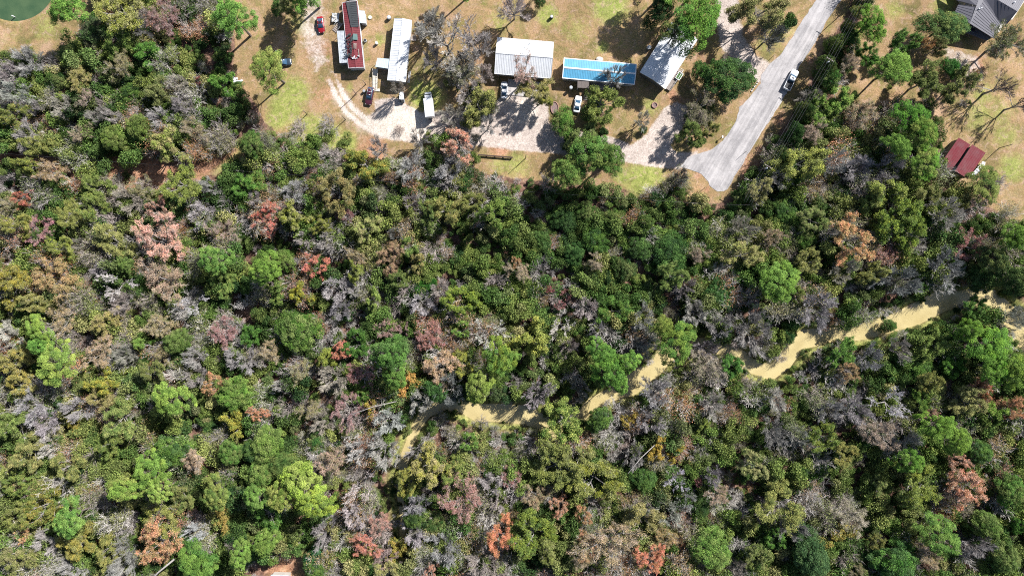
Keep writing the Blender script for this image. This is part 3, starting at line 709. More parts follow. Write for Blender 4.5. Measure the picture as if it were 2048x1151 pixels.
m = MB(); facet(m, [(1050, 0, 5.2), (1370, 190, 5.2), (1500, -30, E0), (1180, -220, E0)]); ribs(m, z6(1180, -220, E0), z6(1500, -30, E0), z6(1050, 0, 5.2), z6(1370, 190, 5.2), .42, .07, .06); m.build('roof_slope', M['darkroof'], h6)
m = MB(); facet(m, [(480, 330, 2.6), (950, 625, 2.6), (865, 672, 2.2), (500, 530, 2.2)]); m.build('porch_roof', M['darkroof'], h6)
m = MB(); m.prism([z6(*p, 0).to_2d() for p in ((370, 215), (590, 375), (960, 590), (1060, 395), (1175, 385), (1440, -20), (1150, -210), (320, -210), (380, -10), (430, 90))], 0, 2.75); m.build('wall', M['wall'], h6)
m = MB(); m.prism([z6(*p, 0).to_2d() for p in ((640, 320), (900, 500), (1000, 380), (820, 60), (760, 60))], 2.75, 2.95); m.build('attic', M['dark_wall'], h6)
for (x, y, z) in ((770, 135, 4.9), (735, 150, 4.9), (655, 445, 2.75), (1315, 45, 4.8)):
    p = z6(x, y, z); m = MB(); m.tube([(p.x, p.y, z - .6), (p.x, p.y, z + .45)], .13, 8); m.build('vent_pipe', M['white'], h6)
p = z6(645, 490, 2.5); m = MB(); m.box((p.x, p.y, 2.55), (.9, .6, .12), -.5); m.build('skylight', M['glass'], h6)
p0, p1 = z6(865, 672, 0), z6(500, 530, 0)
for t in (0.02, .35, .68, .98):
    q = lerp(p0, p1, t); m = MB(); m.box((q.x, q.y, 1.1), (.14, .14, 2.2)); m.build('post', M['white_dirty'], h6)

# 7 --- twin rusty red sheds
def mono(name, label, px, zs, wallm=M['dark_wall']):
    q = [W(x, y, z) for (x, y), z in zip(px, zs)]; c = sum(q, Vector()) / 4; c.z = 0
    root = empty(name, c, 0, label, 'shed'); q = [p - c for p in q]
    m = MB(); slab(m, q, .08); ribs(m, q[0], q[1], q[3], q[2], .55, .05, .035); m.build('roof', M['rust_red'], root)
    cc = sum(q, Vector()) / 4; i = [lerp(p, cc, .09) for p in q]
    m = MB(); m.prism([p.to_2d() for p in i], 0, [p.z - .16 for p in i]); m.build('wall', wallm, root)
    f = lerp(i[2], i[3], .5); d = (i[3] - i[2]).normalized(); m = MB(); m.box((f.x * 1.015, f.y * 1.015, 1.1), (1.6, .08, 2.2), math.atan2(d.y, d.x)); m.build('door', M['wood'], root)
    return root, c
k1, kc1 = mono('shed', 'left one of two rusty red roofed sheds standing side by side', [(1917.5, 275), (1941, 289.5), (1901, 342), (1881.5, 327)], [2.9, 3.0, 3.0, 2.9])
k2, kc2 = mono('shed', 'right one of two rusty red roofed sheds, white boards at its side', [(1944.5, 289), (1971, 305.5), (1935.5, 357.5), (1910, 341.5)], [3.9, 3.2, 3.2, 3.9])
pb = empty('plank', W(1914.5, 335), 0, 'white plank lying in the gap between the two red sheds', 'plank')
m = MB(); m.box((0, 0, 3.1), (.22, 2.0, .06), -.52); m.v = [(x, y, z) for x, y, z in m.v]; m.build('board', M['white'], pb)
sd = empty('stacked_boards', W(1955, 337), -.52, 'white boards stacked against the right red shed, by the leafy tree', 'boards')
for k in range(5):
    m = MB(); m.box((-.1 + k * .12, -1.6 + k * .75, .25 + .12 * k), (.9, 1.2, .08), .08 * k); m.build('board', M['white'], sd)
ytr = empty('covered_trailer', W(1907, 353), -.55, 'yellow green sheeted trailer in the shade below the left red shed', 'trailer')
m = MB(); m.box((0, 0, .75), (2.6, 1.2, .5), 0, .12); m.build('cover', M['yellow'], ytr)
m = MB(); m.box((0, 0, .45), (2.5, 1.1, .08)); m.tube([(1.25, 0, .45), (2.1, 0, .45)], .05, 5); m.build('chassis', M['black'], ytr)
for s in (-1, 1): m = MB(); m.tube([(0, s * .58, .3), (0, s * .72, .3)], .3, 12); m.build('wheel', M['black'], ytr)

# 8 --- roofs at the bottom edge
g1 = empty('shed', W(565, 1152), 0, 'pale grey flat roofed shed cut by the bottom edge of the photo', 'shed')
m = MB(); m.box((0, 0, 2.5), (4.6, 2.8, .1), -.03, .03); m.box((.2, 1.1, 2.62), (3.2, .12, .12), -.03); m.build('roof', M['white_dirty'], g1)
m = MB(); m.box((0, 0, 1.22), (4.2, 2.4, 2.44), -.03); m.build('wall', M['wall'], g1)
m = MB(); m.box((1.0, .5, 2.62), (.5, .4, .16)); m.box((.1, .6, 2.6), (.4, .3, .12)); m.build('roof_vent', M['white'], g1)
g2 = empty('shed', W(205, 1145), 0, 'shed with dim grey roof and pale edging under branches, lower left corner', 'shed')
m = MB(); m.box((0, 0, 2.4), (6.0, 3.4, .1), -.02); m.build('roof', M['wood'], g2)
m = MB(); m.box((0, 1.75, 2.47), (6.1, .16, .16), -.02); m.box((3.05, 0, 2.47), (.5, 3.4, .12), -.02); m.build('fascia', M['white'], g2)
m = MB(); m.box((0, 0, 1.17), (5.6, 3.0, 2.34), -.02); m.build('wall', M['wall'], g2)

# ------------------------------------------------------------------ vehicles
def ring(y, w, z0, z1, r=.14):
    """rounded cross-section at station y"""
    pts = [(-w + r * .6, z0), (w - r * .6, z0), (w, z0 + r), (w, z1 - r * 1.3), (w - r * .6, z1 - r * .35), (w - 2.2 * r, z1), (-w + 2.2 * r, z1), (-w + r * .6, z1 - r * .35), (-w, z1 - r * 1.3), (-w, z0 + r)]
    return [(x, y, z) for x, z in pts]
def wheels(root, ys, tw, rad=.33):
    for y in ys:
        for s in (-1, 1):
            m = MB(); m.tube([(s * (tw - .2), y, rad), (s * (tw + .01), y, rad)], rad, 14, smooth=False); wo = m.build('wheel', M['black'], root)
            m = MB(); m.tube([(s * (tw + .005), y, rad), (s * (tw + .03), y, rad)], rad * .55, 10, smooth=False); m.build('rim', M['chrome'], wo)
def car(name, label, cat, px, heading, mat, L=4.5, w=.9, style='sedan', roofmat=None, rack=False, sunroof=False):
    base = W(*px); base.z = 0.0
    root = empty(name, base, math.atan2(-heading[0], heading[1]), label, cat)
    h = L / 2; zr = 1.42 if style == 'sedan' else 1.7
    m = MB()
    m.loft([ring(-h, w * .78, .35, .80), ring(-h + .12, w * .93, .25, .92), ring(-h + .8, w, .22, .96), ring(0, w, .2, .95), ring(h - 1.3, w * .99, .22, .92), ring(h - .45, w * .95, .25, .82), ring(h - .1, w * .84, .28, .70), ring(h, w * .66, .36, .60)])
    m.build('body', mat, root)
    if style == 'sedan': ys = (-h + .55, -h + 1.35, h - 2.05, h - 1.15)
    else: ys = (-h + .12, -h + .5, h - 2.1, h - 1.25)
    m = MB(); m.loft([ring(ys[0], w * .80, .85, .98, .05), ring(ys[1], w * .76, .88, zr, .12), ring(ys[2], w * .76, .88, zr, .12), ring(ys[3], w * .84, .80, .92, .05)]); m.build('window', M['blueglass'], root)
    m = MB(); rw = w * .74 - .06
    m.loft([ring(ys[1] + .05, rw * .96, zr - .06, zr + .03, .04), ring((ys[1] + ys[2]) / 2, rw, zr - .06, zr + .07, .05), ring(ys[2] - .05, rw * .96, zr - .06, zr + .03, .04)]); rf = m.build('roof', roofmat or mat, root)
    for s in (-1, 1):   # pillars
        m = MB()
        m.tube([(s * w * .80, ys[3] - .06, .88), (s * rw, ys[2] - .02, zr)], .045, 5); m.tube([(s * w * .78, ys[0] + .06, .95), (s * rw, ys[1] + .02, zr)], .06, 5); m.tube([(s * w * .83, (ys[1] + ys[2]) / 2, .9), (s * rw, (ys[1] + ys[2]) / 2, zr)], .04, 5)
        m.build('pillar', mat, root)
        m = MB(); m.box((s * (w + .1), ys[3] - .25, .98), (.18, .12, .12), 0, .03); m.build('mirror', mat, root)
        m = MB(); m.box((s * w * .62, h - .12, .62), (.32, .14, .14), s * -.3, .03); m.build('headlight', M['lamp'], root)
        m = MB(); m.box((s * w * .66, -h + .06, .75), (.28, .12, .14), s * .3, .03); m.build('tail_light', M['tail'], root)
        if rack: m = MB(); m.tube([(s * rw * .85, ys[1] + .1, zr + .14), (s * rw * .85, ys[2] - .1, zr + .14)], .035, 5); m.build('roof_rail', M['chrome'], rf)
    if rack:
        m = MB()
        for t in (.15, .5, .85): y = lerp(ys[1], ys[2], t); m.tube([(-rw * .85, y, zr + .15), (rw * .85, y, zr + .15)], .035, 5)
        m.build('roof_bar', M['chrome'], rf)
    if sunroof: m = MB(); m.box((0, ys[2] - .45, zr + .075), (.7, .45, .02), 0); m.build('sunroof', M['glass'], rf)
    wheels(root, (-h + .8, h - .85), w)
    return root
car('parked_car', 'bright red car parked on bare dirt left of the maroon roofed home', 'car', (642.6, 51.5), (.12, -1), M['carred'], 4.2, .88, sunroof=True)
car('parked_car', 'dark blue car half hidden under the leaning pine', 'car', (568.5, 126.5), (1, .12), M['carblue'], 4.2, .9)
car('parked_suv', 'maroon car with silver roof rack at the foot of the pale ramp', 'suv', (740, 193.5), (-.2, -1), M['carmaroon'], 4.7, .93, 'suv', rack=True)
car('parked_car', 'white car parked below the left end of the broad white roofed house', 'car', (1008.3, 181.5), (0.02, 1), M['carwhite'], 4.4, .9)
car('parked_car', 'white car parked under green branches below the blue roof', 'car', (1154.5, 209.5), (.17, 1), M['carwhite'], 4.4, .9)
# pickup with covered bed
pk = empty('pickup_truck', W(1580, 161.5), math.atan2(-19, 38), 'white pickup with dark bed driving on the grey road', 'pickup')
m = MB(); m.loft([ring(-2.85, .93, .45, 1.0), ring(-2.7, .98, .42, 1.05), ring(-.55, 1.0, .4, 1.05), ring(1.1, 1.0, .4, 1.1), ring(2.3, .97, .42, 1.02), ring(2.72, .88, .45, .9), ring(2.85, .72, .5, .8)]); m.build('body', M['carwhite'], pk)
for s in (-1, 1):
    m = MB(); m.box((s * .91, -1.7, 1.13), (.13, 2.2, .24), 0, .03); m.build('bed_side', M['carwhite'], pk)
    m = MB(); m.box((s * 1.15, 1.0, 1.2), (.22, .14, .2), 0, .03); m.build('mirror', M['black'], pk)
    m = MB(); m.box((s * .68, 2.72, .8), (.34, .12, .18), 0, .02); m.build('headlight', M['lamp'], pk)
    m = MB(); m.box((s * .86, -2.86, .9), (.14, .06, .3)); m.build('tail_light', M['tail'], pk)
m = MB(); m.box((0, -2.75, 1.13), (1.7, .12, .24), 0, .03); m.build('tailgate', M['carwhite'], pk)
m = MB(); m.box((0, -1.65, 1.09), (1.7, 2.1, .08)); m.build('bed_liner', M['black'], pk)
m = MB(); m.loft([ring(-.62, .80, 1.0, 1.15, .05), ring(-.45, .74, 1.0, 1.82, .1), ring(.65, .74, 1.0, 1.82, .1), ring(1.45, .86, .98, 1.1, .05)]); m.build('window', M['blueglass'], pk)
m = MB(); m.loft([ring(-.45, .70, 1.76, 1.86, .04), ring(.1, .72, 1.76, 1.90, .05), ring(.62, .70, 1.76, 1.86, .04)]); rf = m.build('roof', M['carwhite'], pk)
m = MB(); m.box((0, .2, 1.905), (.5, .35, .02)); m.build('sunroof', M['glass'], rf)
wheels(pk, (-1.8, 1.75), .98, .4)
# box truck
bt = empty('box_truck', W(859.3, 212.5), math.atan2(5, 50), 'white box truck parked on the pale gravel, nose up', 'box truck')
m = MB(); m.box((0, -1.05, 2.05), (2.35, 4.75, 2.3), 0, .05)
for k in range(13): m.box((0, -3.25 + k * .37, 3.215), (2.2, .05, .03))
m.build('cargo_box', M['carwhite'], bt)
m = MB(); m.box((0, -.9, .68), (1.0, 5.2, .3)); m.build('chassis', M['black'], bt)
m = MB(); m.loft([ring(1.5, .95, .6, 2.1, .15), ring(2.3, .96, .6, 2.15, .15), ring(2.75, .93, .6, 1.5, .12), ring(3.25, .86, .6, 1.35, .1), ring(3.4, .72, .65, 1.2, .1)]); m.build('cab', M['carwhite'], bt)
m = MB(); a, b = (.80, 2.33, 2.13), (.84, 2.78, 1.52); m.add([(-a[0], a[1], a[2]), (a[0], a[1], a[2]), (b[0], b[1], b[2]), (-b[0], b[1], b[2])] + [(-a[0], a[1] - .04, a[2] - .1), (a[0], a[1] - .04, a[2] - .1), (b[0], b[1] - .04, b[2] - .1), (-b[0], b[1] - .04, b[2] - .1)], [(0, 1, 2, 3), (7, 6, 5, 4), (0, 4, 5, 1), (1, 5, 6, 2), (2, 6, 7, 3), (3, 7, 4, 0)]); m.build('windscreen', M['glass'], bt)
for s in (-1, 1):
    m = MB(); m.box((s * 1.12, 2.6, 1.6), (.2, .12, .4), 0, .03); m.build('mirror', M['black'], bt)
    m = MB(); m.box((s * .66, 3.36, .9), (.25, .1, .2)); m.build('headlight', M['lamp'], bt)
wheels(bt, (-2.2, 2.5), 1.08, .45)
# small white cart
gc = empty('utility_cart', W(804.8, 197), R(4), 'small white utility cart right of the white ribbed home, by its own dark shadow', 'cart')
m = MB(); m.box((0, .3, 1.75), (1.15, 1.9, .1), 0, .05); m.build('canopy', M['carwhite'], gc)
m = MB(); m.box((0, 0, .5), (1.1, 2.4, .35), 0, .1); m.build('body', M['white_dirty'], gc)
m = MB(); m.box((0, -.9, .75), (1.0, .7, .12), 0, .04); m.build('seat', M['black'], gc)
for sx in (-1, 1):
    for sy in (-.5, 1.1): m = MB(); m.tube([(sx * .5, sy, .6), (sx * .5, sy, 1.72)], .03, 5); m.build('post', M['black'], gc)
wheels(gc, (-.8, .85), .55, .25)

# ------------------------------------------------------------------ vegetation templates (numpy)
def unit(v): return v / (np.linalg.norm(v, axis=-1, keepdims=True) + 1e-9)
class Arr:
    """collects faces of equal size for a fast mesh"""
    def __init__(s): s.v, s.var, s.q = [], [], []
    tone = None
    def quads(s, P, var):              # P (n,4,3), var (n,)
        s.v.append(P.reshape(-1, 3)); s.var.append(np.repeat(var, 4))
    def mesh(s, name, mat):
        V = np.concatenate(s.v); var = np.concatenate(s.var); n = len(V) // 4
        me = bpy.data.meshes.new(name)
        me.vertices.add(len(V)); me.vertices.foreach_set('co', V.astype(np.float32).ravel())
        me.loops.add(len(V)); me.loops.foreach_set('vertex_index', np.arange(len(V), dtype=np.int32))
        me.polygons.add(n); me.polygons.foreach_set('loop_start', np.arange(n, dtype=np.int32) * 4)
        a = me.attributes.new('var', 'FLOAT', 'POINT'); a.data.foreach_set('value', np.clip(var, 0, 1).astype(np.float32))
        
        if s.tone is not None:
            b = me.attributes.new('tone', 'FLOAT', 'POINT'); b.data.foreach_set('value', np.repeat(s.tone, 4).astype(np.float32))
        me.materials.append(mat); me.update(calc_edges=True); return me

def leaves(rng, A, C, size, var, up=.5, asp=.65):
    n = len(C)
    nr = unit(rng.normal(size=(n, 3)) + np.array([0, 0, up * 1.8]))
    u = unit(np.cross(nr, rng.normal(size=(n, 3)))); v = np.cross(nr, u)
    sz = (size * rng.uniform(.6, 1.3, n))[:, None]
    P = np.stack([C - u * sz, C + v * sz * asp, C + u * sz, C - v * sz * asp], 1)
    A.quads(P, var)

def rot_dirs(rng, D, ang, upb):
    n = len(D); p = unit(np.cross(D, rng.normal(size=(n, 3))))
    a = ang[:, None]
    return unit(D * np.cos(a) + p * np.sin(a) + np.array([0, 0, 1]) * upb)

def skeleton(rng, H, trunk=.35, nl=7, kids=(6, 6, 6), spread=.9, upb=.15, lean=.0, ang=1.0, lr=1.0):
    """levels: list of dict(P0,P1,P2,r0,r1); trunk first"""
    levels = []
    ln = np.array([rng.normal() * lean, rng.normal() * lean])
    T0 = np.zeros((1, 3)); T2 = np.array([[ln[0], ln[1], H * trunk * 1.25]]); T1 = T2 * .5 + rng.normal(size=(1, 3)) * .15
    levels.append(dict(P0=T0, P1=T1, P2=T2, r0=np.array([.2 + H * .006]), r1=np.array([.13])))
    # limbs
    az = np.arange(nl) / nl * 2 * np.pi + rng.uniform(0, .7, nl); el = rng.uniform(.35, 1.15, nl) / spread
    D = np.stack([np.cos(az) * np.cos(el), np.sin(az) * np.cos(el), np.sin(el)], 1)
    t = rng.uniform(.55, 1, nl); P0 = T1 + (T2 - T1) * ((t - .5) * 2)[:, None]
    Ln = H * rng.uniform(.36, .50, nl)
    r = np.full(nl, .11)
    for li, k in enumerate((None,) + tuple(kids)):
        if k is not None:
            n0 = len(pD); idx = np.repeat(np.arange(n0), k); n = len(idx)
            t = rng.uniform(.3, 1.0, n)
            seg = levels[-1]; a, b, c = seg['P0'][idx], seg['P1'][idx], seg['P2'][idx]
            tt = t[:, None]; P0 = np.where(tt < .5, a + (b - a) * tt * 2, b + (c - b) * (tt * 2 - 1))
            D = rot_dirs(rng, pD[idx], rng.uniform(.25, 1.0, n) * ang, upb)
            Ln = pL[idx] * rng.uniform(.38, .62, n) * lr * (1.15 - .4 * t)
            r = pr[idx] * .5
        n = len(D)
        Pm = P0 + D * (Ln * .5)[:, None] + rng.normal(size=(n, 3)) * (Ln * .06)[:, None]
        D2 = unit(D + rng.normal(size=(n, 3)) * .25 + np.array([0, 0, .12]))
        P2 = Pm + D2 * (Ln * .5)[:, None]
        levels.append(dict(P0=P0, P1=Pm, P2=P2, r0=r, r1=r * .45))
        pD, pL, pr = D2, Ln, r
    return levels

def scale_to(levels, R0, H):
    P = levels[-1]['P2']; rad = np.percentile(np.hypot(P[:, 0], P[:, 1]), 93); top = np.percentile(P[:, 2], 98)
    s = np.array([R0 / rad, R0 / rad, H / top])
    for L in levels:
        for k in ('P0', 'P1', 'P2'): L[k] = L[k] * s
    return levels

def limb_mesh(levels, name, mat, nmax=3):
    A = Arr()
    for L in levels[:nmax]:
        for (a, b, ra, rb) in ((L['P0'], L['P1'], L['r0'], (L['r0'] + L['r1']) / 2), (L['P1'], L['P2'], (L['r0'] + L['r1']) / 2, L['r1'])):
            d = unit(b - a); u = unit(np.cross(d, np.array([.31, .77, .55]))); v = np.cross(d, u); K = 5
            for k in range(K):
                t0, t1 = 2 * np.pi * k / K, 2 * np.pi * (k + 1) / K
                o0, o1 = u * np.cos(t0) + v * np.sin(t0), u * np.cos(t1) + v * np.sin(t1)
                A.quads(np.stack([a + o0 * ra[:, None], a + o1 * ra[:, None], b + o1 * rb[:, None], b + o0 * rb[:, None]], 1), np.full(len(a), .5))
    return A.mesh(name, mat)

def ribbons(rng, A, L, w0, w1, var=None):
    for (a, b, wa, wb) in ((L['P0'], L['P1'], w0, (w0 + w1) / 2), (L['P1'], L['P2'], (w0 + w1) / 2, w1)):
        d = unit(b - a); s = unit(np.cross(d, unit(rng.normal(size=d.shape) * .5 + np.array([0, 0, 1]))))
        v = rng.uniform(.2, .9, len(a)) if var is None else var
        A.quads(np.stack([a - s * wa, a + s * wa, b + s * wb, b - s * wb], 1), v)

R0 = 4.2
def T_decid(seed, H, nleaf, lsize, kids=(6, 6, 6), twigs=True, spread=.9, nl=7, trunk=.35, jit=.22, limbs=3, tw=.018, upb=.15, patch=0.0, ang=1.0, lr=1.0):
    """deciduous crown: twigs plus nleaf leaves round every twig end"""
    rng = np.random.default_rng(seed)
    Ls = scale_to(skeleton(rng, H, trunk, nl, kids, spread, upb, ang=ang, lr=lr), R0, H)
    tr = limb_mesh(Ls, 'trunk', M['pale_bark'], limbs)
    A = Arr()
    if twigs:
        ribbons(rng, A, Ls[3], tw * 1.5, tw)
        ribbons(rng, A, Ls[4], tw * 1.0, tw * .55)
        tmesh = A.mesh('twigs', M['twig'])
    else: tmesh = None
    lmesh = None
    if nleaf:
        B = Arr()
        ends = np.concatenate([Ls[4]['P2'], Ls[4]['P1']]); n2 = len(Ls[4]['P2'])
        branch = np.concatenate([np.arange(n2)] * 2) // kids[2]         # leaves of one branch share a tone
        tone = rng.uniform(0, 1, branch.max() + 1)
        if patch > 0:
            keepb = rng.uniform(0, 1, branch.max() + 1) > patch; k = keepb[branch]; ends, branch = ends[k], branch[k]
        n = int(len(ends) * nleaf)
        idx = rng.integers(0, len(ends), n)
        C = ends[idx] + rng.normal(size=(n, 3)) * jit * np.array([1, 1, .7])
        var = .45 * tone[branch[idx]] + .55 * rng.uniform(0, 1, n)
        leaves(rng, B, C, np.full(n, lsize), var); B.tone = np.clip(rng.uniform(-.15, 1.1, branch.max() + 1)[branch[idx]] * .7 + rng.uniform(0, .3, n), 0, 1)
        lmesh = B.mesh('crown', M['leaf'])
    return tr, tmesh, lmesh, H

def T_clump(seed, H, ncl, rcl, nleaf, lsize, flat=.7, depth=.45, trunk_w=.26, mat='leaf', R_=R0, lean=.25, gap=0, up=.3, base=.45):
    """crown made of rounded leaf clumps on branches (pine, cedar, dense evergreen)"""
    rng = np.random.default_rng(seed)
    # clump centres over a dome, kept apart from each other
    cs = []
    lob = rng.uniform(0, 2 * np.pi, 3); tries = 0
    while len(cs) < ncl and tries < 4000:
        tries += 1
        a = rng.uniform(0, 2 * np.pi); lim = R_ * (1 + .16 * math.sin(2 * a + lob[0]) + .12 * math.sin(3 * a + lob[1])) - rcl * .75
        d = lim * math.sqrt(rng.uniform(0, 1)) ; z = H - rcl * .6 - (d / R_) ** 2 * H * depth * .62 - (rng.uniform(0, 1) ** 2) * H * depth * .5
        p = np.array([d * math.cos(a), d * math.sin(a), z])
        if all(np.linalg.norm((p - q) * [1, 1, .8]) > rcl * (1.02 - tries / 9000) for q in cs): cs.append(p)
    cs = np.array(cs); nc = len(cs)
    ln = rng.normal(size=2) * lean * R_ * .25
    A = Arr()
    rr_ = rcl * rng.uniform(.7, 1.25, nc)
    n = nc * nleaf; ci = np.repeat(np.arange(nc), nleaf)
    d = unit(rng.normal(size=(n, 3)) + [0, 0, .45]); rad = rr_[ci] * (.62 + .42 * rng.uniform(0, 1, n)) * (1 + .18 * np.sin(d[:, 0] * 5 + ci) * np.cos(d[:, 1] * 6 + ci * 2))
    C = cs[ci] + d * rad[:, None] * [1, 1, flat]
    tone = rng.uniform(0, 1, nc)
    var = .4 * tone[ci] + .6 * rng.uniform(0, 1, n)
    # needles/leaves point outwards: face normal near the clump normal
    nr = unit(d * .8 + rng.normal(size=(n, 3)) * .75 + [0, 0, up]); u = unit(np.cross(nr, rng.normal(size=(n, 3)))); v = np.cross(nr, u)
    sz = (lsize * rng.uniform(.6, 1.3, n))[:, None]
    A.quads(np.stack([C - u * sz, C + v * sz * .6, C + u * sz, C - v * sz * .6], 1), var)
    A.tone = np.clip(rng.uniform(-.2, 1, nc)[ci] * .8 + rng.uniform(0, .3, n), 0, 1)
    crown = A.mesh('crown', M[mat])
    # trunk with branches to the clumps
    B = Arr(); zt = H * base
    top = np.array([ln[0], ln[1], H * .86])
    def tubes(a, b, ra, rb, K=6):
        dd = unit(b - a); u = unit(np.cross(dd, np.array([.31, .77, .55]))); v = np.cross(dd, u)
        for k in range(K):
            t0, t1 = 2 * np.pi * k / K, 2 * np.pi * (k + 1) / K
            o0, o1 = u * np.cos(t0) + v * np.sin(t0), u * np.cos(t1) + v * np.sin(t1)
            B.quads(np.stack([a + o0 * ra[:, None], a + o1 * ra[:, None], b + o1 * rb[:, None], b + o0 * rb[:, None]], 1), np.full(len(a), .5))
    mid = top * .5 + np.array([*(rng.normal(size=2) * .25), 0])
    tubes(np.array([[0, 0, 0.], mid]), np.array([mid, top]), np.array([trunk_w, trunk_w * .7]), np.array([trunk_w * .7, trunk_w * .25]))
    t = np.clip((cs[:, 2] - H * .18) / top[2], .42, .97); s0 = np.where(t[:, None] < .5, mid * (t * 2)[:, None], mid + (top - mid) * (t * 2 - 1)[:, None])
    tubes(s0, cs, np.full(nc, .075), np.full(nc, .03), 4)
    trunk = B.mesh('trunk', M['bark'])
    return trunk, None, crown, H

def T_bush(seed, n, rr0, h, lsize, kind='leaf'):
    """low shrub without a visible trunk: a few stems and leaves, or bare stems only"""
    rng = np.random.default_rng(seed); A = Arr()
    if kind == 'leaf':
        m = rng.integers(7, 11); cc = rng.normal(size=(m, 3)) * [rr0 * .42, rr0 * .42, h * .14] + [0, 0, h * .6]
        ci = rng.integers(0, m, n); d = unit(rng.normal(size=(n, 3)) + [0, 0, .3]); rad = rr0 * .5 * rng.uniform(.5, 1.1, n) * rng.uniform(.7, 1.2, m)[ci]
        C = cc[ci] + d * rad[:, None] * [1, 1, .8]; C[:, 2] = np.abs(C[:, 2])
        leaves(rng, A, C, np.full(n, lsize), .4 * rng.uniform(0, 1, m)[ci] + .6 * rng.uniform(0, 1, n), up=.35); A.tone = np.clip(rng.uniform(-.2, 1, m)[ci] * .8 + rng.uniform(0, .3, n), 0, 1)
        return A.mesh('foliage', M['leaf'])
    ns = 16; az = rng.uniform(0, 2 * np.pi, ns); el = rng.uniform(.5, 1.4, ns)
    D = np.stack([np.cos(az) * np.cos(el), np.sin(az) * np.cos(el), np.sin(el)], 1); P0 = rng.normal(size=(ns, 3)) * [.25, .25, 0]
    Ln = np.full(ns, h * .8) * rng.uniform(.7, 1.1, ns); first = True; pr = .02
    for k in (None, 8, 8):
        if k:
            idx = np.repeat(np.arange(len(D)), k); t = rng.uniform(.25, 1, len(idx))[:, None]
            P0 = (L['P0'] + (L['P2'] - L['P0']) * 0)[idx] * (1 - t) + L['P2'][idx] * t; D = rot_dirs(rng, D[idx], rng.uniform(.3, .9, len(idx)), .1); Ln = Ln[idx] * rng.uniform(.4, .65, len(idx))
        Pm = P0 + D * (Ln * .5)[:, None]; D2 = unit(D + rng.normal(size=D.shape) * .25); P2 = Pm + D2 * (Ln * .5)[:, None]
        L = dict(P0=P0, P1=Pm, P2=P2); D = D2
        ribbons(rng, A, L, (.026 if k is None else .015), .009)
    me = A.mesh('stems', M['twig'])
    if kind == 'mixed':
        B = Arr(); idx = rng.integers(0, len(L['P2']), n); leaves(rng, B, L['P2'][idx] + rng.normal(size=(n, 3)) * .12, np.full(n, lsize), rng.uniform(0, 1, n)); B.tone = rng.uniform(0, 1, n); me2 = B.mesh('foliage', M['leaf']); return me, me2
    return me

TPL = {}
TPL['P'] = [T_clump(10 + i, 16, 56 + 6 * (i % 3), .76, 420, .088, depth=.36, mat='needle', up=.5, trunk_w=.27) for i in range(5)]
TPL['C'] = [T_clump(30 + i, 10, 84, .78, 380, .09, depth=.55, mat='leaf', trunk_w=.22, base=.3) for i in range(4)]
TPL['G'] = [T_clump(50 + i, 7.5, 64, .86, 350, .10, depth=.6, flat=.8, mat='leaf', trunk_w=.16, base=.2) for i in range(4)]
TPL['V'] = [T_decid(70 + i, 9.5, 7.5, .105, jit=.22, spread=1.0) for i in range(4)]
TPL['O'] = [T_decid(90 + i, 10.5, 8.5, .09, jit=.19, spread=1.1, nl=8) for i in range(5)]
TPL['H'] = [T_decid(110 + i, 9.5, 4.6, .07, jit=.18, nl=8, tw=.015, patch=.25) for i in range(4)]
TPL['R'] = [T_decid(130 + i, 10, 6.5, .07, jit=.15, tw=.015, nl=8, spread=1.1, patch=.1) for i in range(4)]
TPL['Y'] = [T_decid(150 + i, 8, 4.6, .125, jit=.2) for i in range(3)]
TPL['K'] = [T_decid(170 + i, 8, 2.4, .065, jit=.13, kids=(6, 7, 8), tw=.016) for i in range(3)]
TPL['B'] = [T_decid(190 + i, 9.5, 0, 0, kids=(7, 8, 9), tw=.0155, spread=1.25, nl=13, ang=.52, lr=1.25, trunk=.25) for i in range(5)]
TPL['D'] = [T_decid(210 + i, 13, 0, 0, kids=(6, 7, 8), ang=.75, tw=.02, spread=.9, nl=6, trunk=.3, limbs=3) for i in range(2)]

